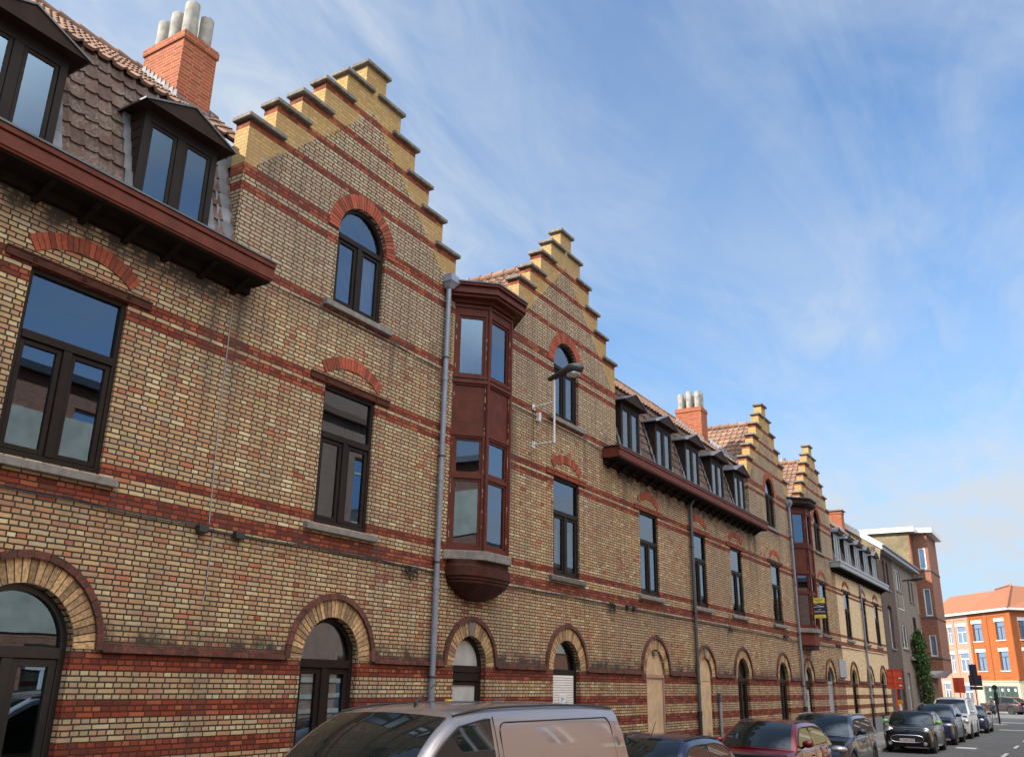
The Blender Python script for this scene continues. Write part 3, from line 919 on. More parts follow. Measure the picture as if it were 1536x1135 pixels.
def chimney(H, x0, x1, zt=12.38, pots=4, cap=False):
    y0, y1 = 1.5, 2.52
    mb = MB()
    mb.box(x0, x1, y0, y1, 9.6, zt - 0.16)
    mb.box(x0 - 0.025, x1 + 0.025, y0 - 0.025, y1 + 0.025, zt - 0.16, zt - 0.035)
    mb.box(x0 - 0.01, x1 + 0.01, y0 - 0.01, y1 + 0.01, zt - 0.035, zt)
    o = mb.build('chimney', M['chim'], H)
    if cap:
        q = MB(); q.box(x0 - 0.1, x1 + 0.1, y0 - 0.1, y1 + 0.1, zt + 0.001, zt + 0.09)
        q.build('chimney_cap', M['cap'], o, bevel=0.01)
    else:
        rows = [(x0 + (x1 - x0) * .27, ), (x0 + (x1 - x0) * .73, )]
        nn = pots // 2
        for (px_,) in rows:
            for k in range(nn):
                py_ = y0 + (y1 - y0) * (k + 0.5) / nn
                h = random.uniform(0.54, 0.70)
                q = MB()
                q.lathe((px_, py_, zt), [(0.122, 0.0), (0.122, h), (0.115, h + 0.012), (0.09, h + 0.012), (0.085, h - 0.25)], 18)
                q.build('chimney_pot', M['pot'], o, smooth=40)
    # stepped lead on both flanks and an apron in front
    st = 9
    for s, xs in ((-1, x0), (1, x1)):
        q = MB()
        for k in range(st):
            ya, yb = y0 - 0.06 + (y1 - y0 + 0.06) * k / st, y0 - 0.06 + (y1 - y0 + 0.06) * (k + 1) / st
            zl = zup(ya)
            q.box(min(xs, xs + s * 0.014), max(xs, xs + s * 0.014), ya, yb - 0.006, zl - 0.05, zup(yb) + 0.15)
            q.hexa([(xs - 0.002 if s > 0 else xs - 0.17, ya, zl + 0.055), (xs + 0.17 if s > 0 else xs + 0.002, ya, zl + 0.055), (xs + 0.17 if s > 0 else xs + 0.002, yb, zup(yb) + 0.055), (xs - 0.002 if s > 0 else xs - 0.17, yb, zup(yb) + 0.055)],
                   [(xs - 0.002 if s > 0 else xs - 0.17, ya, zl + 0.066), (xs + 0.17 if s > 0 else xs + 0.002, ya, zl + 0.066), (xs + 0.17 if s > 0 else xs + 0.002, yb, zup(yb) + 0.066), (xs - 0.002 if s > 0 else xs - 0.17, yb, zup(yb) + 0.066)])
        q.build('lead_flashing', M['lead'], o)
    q = MB()
    q.box(x0 - 0.012, x1 + 0.012, y0 - 0.014, y0, zup(y0) - 0.1, zup(y0) + 0.14)
    q.build('lead_flashing', M['lead'], o)
    return o


GHW = [0.28, 0.76, 1.26, 1.75, 2.25, 2.75]
GZ = [12.98, 12.473, 11.965, 11.394, 10.886, 10.314]


def gable_outline(c, zlow, xl=None, xr=None, zl=None):
    pts = []
    for i in range(5, -1, -1):
        zprev = GZ[i + 1] if i < 5 else None
        if zprev is not None:
            pts.append((c + GHW[i], zprev))
        pts.append((c + GHW[i], GZ[i]))
    left = [(2 * c - x, z) for x, z in pts][::-1]
    return pts + left


def gable_extras(H, c):
    for i in range(6):
        z = GZ[i]
        if i == 0:
            segs = [(-0.35, 0.35)]
        else:
            segs = [(GHW[i - 1] - 0.22, GHW[i] + 0.07), (-GHW[i] - 0.07, -GHW[i - 1] + 0.22)]
        for a, b_ in segs:
            mb = MB()
            mb.box(c + a, c + b_, -0.075, 0.335, z + 0.002, z + 0.082)
            mb.build('coping_stone', M['cap'], H, bevel=0.012)
    # saddle roof behind the parapet
    sl = 1.02
    zt = 12.3
    for s in (-1, 1):
        v = Vector((-s * 1.0, 0, sl))
        ext = 3.7
        u = Vector((0, 1, 0)) if s > 0 else Vector((0, -1, 0))
        p0 = Vector((c + s * ext, 0.31 if s > 0 else 5.5, zt - sl * ext))
        def clip(q, s=s):
            # nothing below the neighbouring steep slope
            return abs(q.x - c) < 2.72 or q.z > zup(max(q.y, SB)) - 0.15 or NOCLIP.get((round(c, 2), s), False)
        tile_sheet('gable_roof', p0, u, v, 5.19, v.length * ext, M['tile'], H, clip=clip)
    ridge_tiles('ridge', (c, 0.33, zt + 0.06), (c, 5.5, zt + 0.06), M['tile'], H)


NOCLIP = {(10.5, 1): True, (17.95, -1): True, (34.85, 1): True, (42.3, -1): True}


def valley(H, c, s):
    """zinc valley between the gable roof and the mansard on side s"""
    mb = MB()
    ys = [0.35 + i * 0.3 for i in range(9)]
    P_ = []
    for y in ys:
        zm = zup(y) if y > SB else 7.95 + (y + 0.04) * (ZB - 7.95) / (SB + 0.04)
        dx = min(2.9, (12.3 - zm) / 1.02)
        P_.append((dx, y, zm))
    for (a, b_) in zip(P_[:-1], P_[1:]):
        for k, (d0, d1, h0, h1) in enumerate(((0.0, 0.34, 0.07, 0.075), (0.0, -0.2, 0.07, 0.28))):
            q = [(c + s * (a[0] + d0), a[1], a[2] + h0), (c + s * (a[0] + d1), a[1], a[2] + h1), (c + s * (b_[0] + d1), b_[1] - 0.01, b_[2] + h1 + 0.01), (c + s * (b_[0] + d0), b_[1] - 0.01, b_[2] + h0 + 0.01)]
            if (k == 0) == (s < 0):
                q = q[::-1]
            mb.quad(*q)
    mb.build('valley_flashing', M['lead'], H)


# ---------------------------------------------------------------- openings
def rect_hole(c, hw, z0, z1):
    return [(c - hw, z0), (c + hw, z0), (c + hw, z1), (c - hw, z1)]


def arch_hole(c, r, z0, zs, n=18):
    return [(c - r, z0), (c + r, z0)] + arc(c, zs, r, 0, math.pi, n)


def casement(fb, x0, x1, z0, z1, y, t=0.06):
    fb.box(x0, x0 + t, y, y + 0.05, z0, z1)
    fb.box(x1 - t, x1, y, y + 0.05, z0, z1)
    fb.box(x0 + t, x1 - t, y + 0.001, y + 0.05, z0, z0 + t)
    fb.box(x0 + t, x1 - t, y + 0.001, y + 0.05, z1 - t, z1)


def first_window(H, c, hw=0.62, z0=4.45, z1=6.66, lint='lintel', sill='stone', curtain=None, white=False, lint2=None):
    y = 0.035
    mb = MB()
    mb.box(c - hw, c - hw + 0.06, y, y + 0.09, z0, z1)
    mb.box(c + hw - 0.06, c + hw, y, y + 0.09, z0, z1)
    mb.box(c - hw + 0.06, c + hw - 0.06, y + .001, y + 0.09, z1 - 0.07, z1)
    mb.box(c - hw + 0.06, c + hw - 0.06, y + .001, y + 0.09, z0, z0 + 0.07)
    mb.box(c - hw + 0.06, c + hw - 0.06, y - 0.012, y + 0.09, 5.80, 5.90)
    mb.box(c - 0.055, c + 0.055, y - 0.010, y + 0.08, z0 + 0.07, 5.80)
    casement(mb, c - hw + 0.065, c - 0.06, z0 + 0.075, 5.795, y + 0.015)
    casement(mb, c + 0.06, c + hw - 0.065, z0 + 0.075, 5.795, y + 0.015)
    w_ = mb.build('window', M['brownpvc'], H, bevel=0.005)
    gb = MB()
    yg = y + 0.045
    gb.quad((c - hw + .06, yg, 5.9), (c + hw - .06, yg, 5.9), (c + hw - .06, yg, z1 - .07), (c - hw + .06, yg, z1 - .07))
    for a, b_ in ((c - hw + .12, c - .11), (c + .11, c + hw - .12)):
        gb.quad((a, yg, z0 + .13), (b_, yg, z0 + .13), (b_, yg, 5.74), (a, yg, 5.74))
    gb.build('pane', M['pane'], w_)
    jb = MB()
    for s in (-1, 1):
        jb.box(c + s * hw, c + s * (hw - 0.006), y + 0.091, 0.31, z0, z1)
    jb.box(c - hw + .007, c + hw - .007, y + 0.091, 0.31, z1 - 0.006, z1)
    jb.build('jamb_lining', M['room'], w_)
    if curtain:
        cb = MB()
        for s in (-1, 1):
            n = 14
            for k in range(n):
                xa = c + s * (0.10 + 0.46 * k / n)
                xb = c + s * (0.10 + 0.46 * (k + 1) / n)
                ya, yb = 0.17 + 0.02 * math.sin(k * 1.9), 0.17 + 0.02 * math.sin((k + 1) * 1.9)
                cb.quad((xa, ya, z0 + .1), (xb, yb, z0 + .1), (xb, yb, curtain), (xa, ya, curtain))
        cb.build('curtain', M['curtainwhite'], w_)
    sb = MB()
    sb.hexa([(c - hw - 0.2, -0.09, 4.32), (c + hw + 0.2, -0.09, 4.32), (c + hw + 0.2, 0.035, 4.32), (c - hw - 0.2, 0.035, 4.32)],
            [(c - hw - 0.2, -0.09, 4.42), (c + hw + 0.2, -0.09, 4.42), (c + hw + 0.2, 0.035, 4.449), (c - hw - 0.2, 0.035, 4.449)])
    sb.build('sill', M[sill], w_, bevel=0.008)
    lb = MB()
    lb.box(c - 0.96, c + 0.96, -0.022, 0.03, 6.665, 6.785)
    lb.box(c - 0.965, c + 0.965, -0.034, -0.022, 6.762, 6.785)
    lb.box(c - 0.965, c + 0.965, -0.034, -0.022, 6.665, 6.685)
    for k in (-0.62, 0.0, 0.62):
        for q in range(6):
            a = q * math.pi / 3
            lb.lathe((c + k + 0.022 * math.cos(a), -0.022, 6.725 + 0.022 * math.sin(a)), [(0.012, 0.0), (0.010, -0.012), (0.0, -0.014)], 8, axis='Y')
    lb.build('lintel', M[lint], w_)
    ab = MB()
    Rr, half, zc = 1.124, 0.606, 5.906
    ab.voussoirs(c, zc, Rr, Rr + 0.2, math.pi / 2 + half, math.pi / 2 - half, -0.016, 0.05, 20, gap=0.009)
    ab.ring(c, zc, Rr + .004, Rr + 0.196, math.pi / 2 - half + .004, math.pi / 2 + half - .004, -0.009, 0.04, 20, 1)
    ab.build('relieving_arch', [M['vousred'], M['mort']], w_)
    return w_


def gable_window(H, c, curtain=True):
    zs, r, z0, y = 9.40, 0.62, 8.07, 0.06
    mb = MB()
    mb.ring(c, zs, r - 0.07, r, 0, math.pi, y, y + 0.09, 22)
    mb.box(c - r, c - r + 0.07, y, y + 0.09, z0, zs)
    mb.box(c + r - 0.07, c + r, y, y + 0.09, z0, zs)
    mb.box(c - r + 0.07, c + r - 0.07, y + .001, y + 0.09, z0, z0 + 0.07)
    zt = 9.30
    mb.box(c - r + 0.07, c + r - 0.07, y - 0.012, y + 0.09, zt, zt + 0.1)
    mb.box(c - 0.055, c + 0.055, y - 0.01, y + 0.08, z0 + 0.07, zt)
    casement(mb, c - r + 0.075, c - 0.06, z0 + 0.075, zt - 0.005, y + 0.015)
    casement(mb, c + 0.06, c + r - 0.075, z0 + 0.075, zt - 0.005, y + 0.015)
    w_ = mb.build('gable_window', M['brownpvc'], H, bevel=0.005)
    gb = MB()
    yg = y + 0.045
    pts = [(c - r + .07, zt + .1), (c + r - .07, zt + .1)] + arc(c, zs, r - 0.07, 0.0, math.pi, 18)
    gb.add([(p[0], yg, p[1]) for p in pts], [tuple(range(len(pts)))])
    for a, b_ in ((c - r + .13, c - .11), (c + .11, c + r - .13)):
        gb.quad((a, yg, z0 + .13), (b_, yg, z0 + .13), (b_, yg, zt - .06), (a, yg, zt - .06))
    gb.build('pane', M['panehi'], w_)
    jb = MB()
    for s in (-1, 1):
        jb.box(c + s * r, c + s * (r - 0.006), y + 0.091, 0.31, z0, zs)
    jb.ring(c, zs, r - 0.006, r, 0, math.pi, y + 0.091, 0.31, 18)
    jb.build('jamb_lining', M['room'], w_)
    if curtain:
        cb = MB()
        n = 14
        for k in range(n):
            xa, xb = c + 0.08 + 0.46 * k / n, c + 0.08 + 0.46 * (k + 1) / n
            ya, yb = 0.19 + 0.02 * math.sin(k * 1.9), 0.19 + 0.02 * math.sin((k + 1) * 1.9)
            cb.quad((xa, ya, z0), (xb, yb, z0), (xb, yb, zt), (xa, ya, zt))
        cb.build('curtain', M['curtainwhite'], w_)
    sb = MB()
    sb.hexa([(c - r - 0.22, -0.09, 7.94), (c + r + 0.22, -0.09, 7.94), (c + r + 0.22, 0.06, 7.94), (c - r - 0.22, 0.06, 7.94)],
            [(c - r - 0.22, -0.09, 8.04), (c + r + 0.22, -0.09, 8.04), (c + r + 0.22, 0.06, 8.068), (c - r - 0.22, 0.06, 8.068)])
    sb.build('sill', M['stone'], w_, bevel=0.008)
    ab = MB()
    ab.voussoirs(c, zs, r + 0.002, r + 0.255, math.pi, 0, -0.018, 0.1, 34, gap=0.012)
    ab.ring(c, zs, r + 0.006, r + 0.25, 0.004, math.pi - .004, -0.008, 0.09, 30, 1)
    ab.build('window_arch', [M['vousred'], M['mort']], w_)
    return w_


ZS = 2.47


def ground_arch(H, c, r, kind, stone=False, pale_glass=False):
    zs, y = ZS, 0.105
    ab = MB()
    n = 30 if r > 0.58 else 25
    ab.voussoirs(c, zs, r + 0.001, r + 0.265, math.pi, 0, -0.012, 0.12, n, gap=0.014, jit=0.004)
    ab.ring(c, zs, r + 0.006, r + 0.26, 0.004, math.pi - .004, -0.004, 0.11, 30, 1)
    ao = ab.build('arch', [M['vous'], M['mort']], H)
    hb = MB()
    hb.voussoirs(c, zs, r + 0.268, r + 0.352, math.pi, 0, -0.055, 0.03, int(n * 0.55), gap=0.008, jit=0.003)
    hb.build('hood_mould', M['hood'], ao)
    if stone:
        kb = MB()
        kb.hexa([(c - 0.075, -0.03, zs + r + 0.002), (c + 0.075, -0.03, zs + r + 0.002), (c + 0.075, 0.1, zs + r + 0.002), (c - 0.075, 0.1, zs + r + 0.002)],
                [(c - 0.11, -0.03, zs + r + 0.262), (c + 0.11, -0.03, zs + r + 0.262), (c + 0.11, 0.1, zs + r + 0.262), (c - 0.11, 0.1, zs + r + 0.262)])
        kb.build('keystone', M['stone'], ao)
    z0 = 0.12
    fm = M['brownpvc'] if kind not in ('glassdoor',) else M['blackpvc']
    if kind in ('board', 'boardnarrow'):
        mb = MB()
        pts = arch_hole(c, r - 0.002, z0, zs)
        mb.plate(pts, [], 0.06, 0.08)
        o = mb.build('plywood_board', M['ply'], H)
        tb = MB()
        if kind == 'board':
            tb.box(c - r + 0.005, c - r + 0.07, 0.02, 0.058, z0, zs)
            tb.box(c + r - 0.07, c + r - 0.005, 0.02, 0.058, z0, zs)
            tb.box(c - r + 0.07, c + r - 0.07, 0.021, 0.058, zs - 0.09, zs - 0.01)
            tb.build('timber_batten', M['timber'], o)
            tb = MB()
            tb.box(c - 0.08, c + 0.12, -0.02, 0.058, zs + r - 0.15, zs + r - 0.05)
            tb.build('bracket', M['stone'], o)
        else:
            tb.box(c - r + 0.02, c + r - 0.02, 0.056, 0.06, zs - 0.14, zs - 0.13)
            tb.build('board_joint', M['black'], o)
        return o
    mb = MB()
    t_ = 0.075
    mb.ring(c, zs, r - t_, r, 0, math.pi, y, y + 0.09, 22)
    mb.box(c - r, c - r + t_, y, y + 0.09, z0, zs)
    mb.box(c + r - t_, c + r, y, y + 0.09, z0, zs)
    zt = 2.38
    gb = MB()
    yg = y + 0.045
    pts = [(c - r + t_, zt + .1), (c + r - t_, zt + .1)] + arc(c, zs, r - t_, 0.0, math.pi, 18)
    gb.add([(p[0], yg, p[1]) for p in pts], [tuple(range(len(pts)))])
    mb.box(c - r + t_, c + r - t_, y - 0.02, y + 0.09, zt - 0.02, zt + 0.1)
    if kind in ('double', 'glassdoor'):
        mb.box(c - 0.06, c + 0.06, y - 0.015, y + 0.085, z0, zt - 0.02)
        for a, b_ in ((c - r + t_ + .004, c - .063), (c + .063, c + r - t_ - .004)):
            casement(mb, a, b_, z0 + 0.01, zt - 0.024, y + 0.012, 0.085)
            gb.quad((a + .085, yg, z0 + .1), (b_ - .085, yg, z0 + .1), (b_ - .085, yg, zt - .11), (a + .085, yg, zt - .11))
    elif kind == 'narrow':
        a, b_ = c - r + t_ + .004, c + r - t_ - .004
        mb.box(a, b_, y - 0.012, y + 0.07, zt - 0.17, zt - 0.03)
        casement(mb, a, b_, z0 + 0.01, zt - 0.18, y + 0.012, 0.06)
        gb.quad((a + .06, yg, z0 + .1), (b_ - .06, yg, z0 + .1), (b_ - .06, yg, zt - .24), (a + .06, yg, zt - .24))
    nm = 'front_door' if kind in ('narrow', 'glassdoor') else 'ground_window'
    if kind == 'grey':
        nm = 'front_door'
        mb.box(c - r + t_, c + r - t_, y + 0.02, y + 0.06, z0, zt - 0.02)
        fm = M['greypaint']
    o = mb.build(nm, fm, H, bevel=0.005)
    if kind == 'shutter':
        sb = MB()
        k = 0
        zz_ = z0
        while zz_ < zt - 0.03:
            sb.hexa([(c - r + t_ + .002, y - 0.03, zz_), (c + r - t_ - .1, y - 0.03, zz_), (c + r - t_ - .1, y, zz_), (c - r + t_ + .002, y, zz_)],
                    [(c - r + t_ + .002, y - 0.018, zz_ + .045), (c + r - t_ - .1, y - 0.018, zz_ + .045), (c + r - t_ - .1, y, zz_ + .045), (c - r + t_ + .002, y, zz_ + .045)])
            zz_ += 0.05
        so_ = sb.build('roller_shutter', M['shutter'], o)
        pb = MB(); pb.box(c - 0.22, c + 0.10, y - 0.038, y - 0.031, 1.62, 1.97)
        po = pb.build('notice', M['white'], so_)
        q = MB(); q.add([(c + 0.10, y - 0.0405, 1.63), (c + 0.10, y - 0.0405, 1.86), (c - 0.03, y - 0.0405, 1.73)], [(0, 1, 2)])
        q.box(c - 0.14, c - 0.12, y - 0.0405, y - 0.038, 1.78, 1.93)
        q.box(c - 0.10, c - 0.03, y - 0.0405, y - 0.038, 1.86, 1.91)
        q.build('notice_print', M['blueprint'], so_)
    gb.build('pane', M['pale_glass'] if kind == 'narrow' else M['pane'], o)
    jb = MB()
    for s in (-1, 1):
        jb.box(c + s * r, c + s * (r - 0.006), y + 0.091, 0.31, z0, zs)
    jb.ring(c, zs, r - 0.006, r, 0, math.pi, y + 0.091, 0.31, 18)
    jb.build('jamb_lining', M['room'], o)
    if pale_glass:
        fb = MB(); fb.add([(p[0] * .999 + c * .001, yg + .012, p[1]) for p in pts], [tuple(range(len(pts)))]); fb.build('fanlight_reflection', M['pale_glass'], o)  # pale sheet painted in for the bright reflection in the fanlight
    if kind in ('double',) and not pale_glass:
        cb = MB()
        n = 22
        x0, x1 = c - r + 0.02, c + r - 0.02
        for k in range(n):
            xa, xb = x0 + (x1 - x0) * k / n, x0 + (x1 - x0) * (k + 1) / n
            ya, yb = 0.215 + 0.01 * math.sin(k * 1.7), 0.215 + 0.01 * math.sin((k + 1) * 1.7)
            cb.quad((xa, ya, z0), (xb, yb, z0), (xb, yb, zs + r), (xa, ya, zs + r))
        cb.build('curtain', M['curtain'] if kind == 'double' else M['curtainwhite'], o)
    return o


def string_course(H, x0, x1, arches):
    mb = MB()
    cuts = sorted((c - r - 0.352, c + r + 0.352) for c, r in arches)
    x = x0
    for a, b_ in cuts + [(x1, x1)]:
        if a > x:
            n = max(1, int((a - x) / 0.116))
            mb = MB()
            for k in range(n):
                xa, xb = x + (a - x) * k / n, x + (a - x) * (k + 1) / n
                j = random.uniform(-0.006, 0.006)
                mb.box(xa, xb, -0.055 + j, 0.02, 2.45, 2.515, 0)
                mb.box(xa + 0.001, xb - 0.001, -0.028 + j, 0.02, 2.515, 2.555, 0)
            mb.build('string_course', M['hood'], H)
        x = b_


def downpipe(H, x, ztop, zbot, mat, hopper=False, iron=1.5, elbow=None):
    mb = MB()
    y = -0.09
    r = 0.052
    mb.tube([(x, y, ztop), (x, y, iron)], r, 12)
    for z in np.arange(iron + 0.3, ztop, 1.93):
        mb.tube([(x, y, z), (x, y, z + 0.09)], r * 1.17, 12)
    o = mb.build('downpipe', mat, H, smooth=50)
    mb = MB()
    mb.tube([(x, y, iron + 0.02), (x, y, 0.1)], r * 1.12, 12)
    mb.tube([(x, y, iron + 0.02), (x, y, iron - 0.1)], r * 1.3, 12)
    mb.build('iron_boot', M['iron'], o, smooth=50)
    for z in np.arange(iron + 0.75, ztop - 0.1, 1.93):
        q = MB()
        q.tube([(x, y, z), (x, y, z + 0.03)], r * 1.2, 12)
        q.box(x - 0.01, x + 0.01, y, 0.0, z, z + 0.03)
        q.build('pipe_bracket', M['iron'], o)
    if hopper:
        q = MB()
        q.hexa([(x - .06, y - .06, ztop), (x + .06, y - .06, ztop), (x + .06, y + .06, ztop), (x - .06, y + .06, ztop)],
               [(x - .09, y - .12, ztop + .13), (x + .16, y - .12, ztop + .13), (x + .16, y + .085, ztop + .13), (x - .09, y + .085, ztop + .13)])
        q.hexa([(x - .1, y - .13, ztop + .132), (x + .17, y - .13, ztop + .132), (x + .17, y + .087, ztop + .132), (x - .1, y + .087, ztop + .132)],
               [(x - .07, y - .09, ztop + .30), (x + .2, y - .09, ztop + .30), (x + .2, y + .085, ztop + .30), (x - .07, y + .085, ztop + .30)])
        q.build('hopper', mat, o)
    return o


def shell(mb, x0, x1, ztop, yb=8.0):
    """party walls, rear wall and floors behind the facade plate"""
    mb.box(x0 + 0.004, x0 + 0.1, 0.302, yb, 0, ztop, 1)
    mb.box(x1 - 0.1, x1 - 0.004, 0.302, yb, 0, ztop, 1)
    mb.box(x0 + 0.1, x1 - 0.1, yb - 0.1, yb, 0, ztop, 1)
    for z in (3.85, 7.30):
        mb.box(x0 + 0.1, x1 - 0.1, 0.302, yb - 0.1, z, z + 0.12, 1)
    mb.box(x0 + 0.1, x1 - 0.1, 2.6, 2.65, 0, ztop, 1)


def facet(a, b_):
    """local frame of an oriel facet from a to b (plan points)"""
    a, b_ = Vector((a[0], a[1], 0)), Vector((b_[0], b_[1], 0))
    u = (b_ - a).normalized()
    n = Vector((u.y, -u.x, 0))      # outward
    L = (b_ - a).length
    return a, u, n, L


def fbox(mb, F, u0, u1, z0, z1, d0, d1, mat=0):
    a, u, n, L = F
    def P(uu, d, z): q = a + u * uu + n * d; return (q.x, q.y, z)
    mb.hexa([P(u0, d1, z0), P(u1, d1, z0), P(u1, d0, z0), P(u0, d0, z0)], [P(u0, d1, z1), P(u1, d1, z1), P(u1, d0, z1), P(u0, d0, z1)], mat, 0.5)


def offset_plan(pts, d):
    """grow the oriel plan outwards by d (first and last point stay on the wall)"""
    (xa, ya), (xb, yb), (xc, yc), (xd, yd) = pts
    return [(xa - d * 1.25, ya), (xb - d * 0.5, yb - d), (xc + d * 0.5, yc - d), (xd + d * 1.25, yd)]


def slab(mb, pts, z0, z1, mat=0):
    n = len(pts)
    v = [(p[0], p[1], z0) for p in pts] + [(p[0], p[1], z1) for p in pts]
    f = [tuple(range(n))[::-1], tuple(range(n, 2 * n))] + [(i, (i + 1) % n, n + (i + 1) % n, n + i) for i in range(n)]
    mb.add(v, f, mat, 0.5)


def oriel(H, c, bowl=True, dark=False):
    pl_ = [(c - 0.90, -0.004), (c - 0.40, -0.50), (c + 0.42, -0.50), (c + 0.92, -0.004)]
    Fs = [facet(pl_[i], pl_[i + 1]) for i in range(3)]
    mat = M['redpaint']
    mb = MB()
    zr = [(4.47, 4.56), (5.82, 5.90), (6.60, 6.74), (7.66, 7.86), (9.12, 9.36)]
    pw = 0.085
    for F in Fs:
        L = F[3]
        for (a, b_) in zr:
            fbox(mb, F, 0.0, L, a, b_, -0.09, 0.0)
        for (a, b_) in ((4.56, 5.82), (5.90, 6.60), (7.86, 9.12)):
            fbox(mb, F, 0.001, pw, a, b_, -0.09, -0.001)
            fbox(mb, F, L - pw, L - 0.001, a, b_, -0.09, -0.001)
        # sashes
        for (a, b_) in ((4.56, 5.82), (5.90, 6.60), (7.86, 9.12)):
            for (u0, u1, z0, z1) in ((pw, pw + .045, a, b_), (L - pw - .045, L - pw, a, b_), (pw + .045, L - pw - .045, a, a + .05), (pw + .045, L - pw - .045, b_ - .05, b_)):
                fbox(mb, F, u0, u1, z0, z1, -0.075, -0.028)
        fbox(mb, F, 0.0, L, 6.74, 7.66, -0.06, -0.03)                      # panel
        fbox(mb, F, 0.0, 0.05, 6.74, 7.66, -0.03, -0.004)
        fbox(mb, F, L - 0.05, L, 6.74, 7.66, -0.03, -0.004)
        fbox(mb, F, -0.01, L + 0.01, 7.70, 7.76, 0.0, 0.03)
        fbox(mb, F, -0.01, L + 0.01, 7.80, 7.85, 0.0, 0.02)
        fbox(mb, F, -0.01, L + 0.01, 6.64, 6.69, 0.0, 0.02)
        fbox(mb, F, -0.01, L + 0.01, 9.28, 9.335, 0.0, 0.03)
    for (x_, y_) in pl_[1:3]:       # corner beads
        mb.tube([(x_, y_, 4.47), (x_, y_, 9.36)], 0.035, 8)
    o = mb.build('oriel', mat, H)
    gb = MB()
    for F in Fs:
        a, u, n, L = F
        for (z0, z1) in ((4.61, 5.77), (5.95, 6.55), (7.91, 9.07)):
            def P(uu, z): q = a + u * uu + n * -0.055; return (q.x, q.y, z)
            gb.quad(P(pw + .04, z0), P(L - pw - .04, z0), P(L - pw - .04, z1), P(pw + .04, z1))
    gb.build('pane', M['panehi'], o)
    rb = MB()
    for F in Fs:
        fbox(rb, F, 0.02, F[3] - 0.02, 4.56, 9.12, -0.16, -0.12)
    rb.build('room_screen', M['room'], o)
    # flaking strips of old paint on the posts
    fk = MB()
    for k in range(120):
        F = random.choice(Fs[:2])
        a, u, n, L = F
        edge = random.choice((0.03, L - 0.03, L - 0.06))
        z = random.uniform(4.6, 9.0)
        hgt = random.uniform(0.02, 0.12)
        wdt = random.uniform(0.006, 0.016)
        fbox(fk, F, edge, edge + wdt, z, z + hgt, -0.002, 0.002 if not (6.74 < z < 7.6) else 0.001)
    fk.build('flaking_paint', M['flake'], o)
    # cornice
    cb = MB()
    slab(cb, offset_plan(pl_, 0.07), 9.36, 9.44)
    slab(cb, offset_plan(pl_, 0.22), 9.44, 9.50)
    slab(cb, offset_plan(pl_, 0.27), 9.50, 9.58)
    slab(cb, offset_plan(pl_, 0.24), 9.58, 9.66)
    slab(cb, offset_plan(pl_, 0.29), 9.66, 9.72)
    cb.build('oriel_cornice', M['redpaint'] if not dark else M['dormer'], o, bevel=0.006)
    zb = MB()
    slab(zb, offset_plan(pl_, 0.31), 9.72, 9.745)
    zb.build('oriel_roof', M['zincdark'], o)
    sb = MB()
    slab(sb, offset_plan(pl_, 0.075), 4.30, 4.468)
    sb.build('oriel_sill', M['stone'], o, bevel=0.012)
    bb = MB()
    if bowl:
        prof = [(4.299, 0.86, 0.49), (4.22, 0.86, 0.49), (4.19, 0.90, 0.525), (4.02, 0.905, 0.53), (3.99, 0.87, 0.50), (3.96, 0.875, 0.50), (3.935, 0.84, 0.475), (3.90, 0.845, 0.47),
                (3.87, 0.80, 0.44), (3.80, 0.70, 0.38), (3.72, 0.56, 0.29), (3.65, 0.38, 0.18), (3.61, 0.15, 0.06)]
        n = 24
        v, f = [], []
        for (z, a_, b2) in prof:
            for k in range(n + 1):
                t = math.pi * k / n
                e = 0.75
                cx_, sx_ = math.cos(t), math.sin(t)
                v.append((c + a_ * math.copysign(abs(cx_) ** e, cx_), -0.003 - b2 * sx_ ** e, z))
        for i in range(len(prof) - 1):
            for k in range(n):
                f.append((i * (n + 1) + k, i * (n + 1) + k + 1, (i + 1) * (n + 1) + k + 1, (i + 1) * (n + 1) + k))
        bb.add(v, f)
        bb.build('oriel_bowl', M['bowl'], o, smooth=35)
    else:
        slab(bb, offset_plan(pl_, -0.03), 3.82, 4.299)
        bb.build('oriel_base', M['redpaint2'], o)
        bb = MB()
        slab(bb, offset_plan(pl_, -0.08), 3.66, 3.819)
        bb.build('oriel_soffit', M['dormer'], o)
    return o
# ---------------------------------------------------------------- the terrace
def house(x0, label):
    return thing('brick_house', label, 'house', (x0, 0, 0), 'striped yellow brick houses of the terrace')


def wall(H, x0, x1, outline, holes, mat, ztop):
    mb = MB()
    mb.plate(outline, holes, 0.0, 0.30, 0)
    shell(mb, x0, x1, ztop)
    return mb.build('wall', [mat, M['inside']], H)


AR = 0.62
# leftmost house: mansard with dormers
H = HA = house(-30.0, 'striped brick house at the left edge, brown dormers above its cornice, glazed arched door below')
x0, x1 = -30.0, 7.75
holes = [arch_hole(5.62, 0.66, 0.12, ZS), arch_hole(1.87, 0.66, 0.12, ZS), rect_hole(5.62, 0.64, 4.45, 6.66), rect_hole(1.87, 0.64, 4.45, 6.66)]
wall(H, x0, x1, [(x0, 0), (x1, 0), (x1, 7.96), (x0, 7.96)], holes, M['brick'], 7.96)
for c in (1.87, 5.62):
    first_window(H, c, hw=0.64)
    ground_arch(H, c, 0.66, 'glassdoor')
string_course(H, x0, x1, [(1.87, 0.66), (5.62, 0.66)])
mansard(H, x0, x1, x0, x1 + 1.6, (-0.37, 1.96, 4.29, 6.62))
for c in (-0.37, 1.96, 4.29, 6.62):
    dormer(H, c)
cornice(H, x0, 8.12, M['redpaint2'])
chimney(H, 7.42, 8.10, pots=6)
mb = MB()      # zinc soakers where the steep roof meets the gable
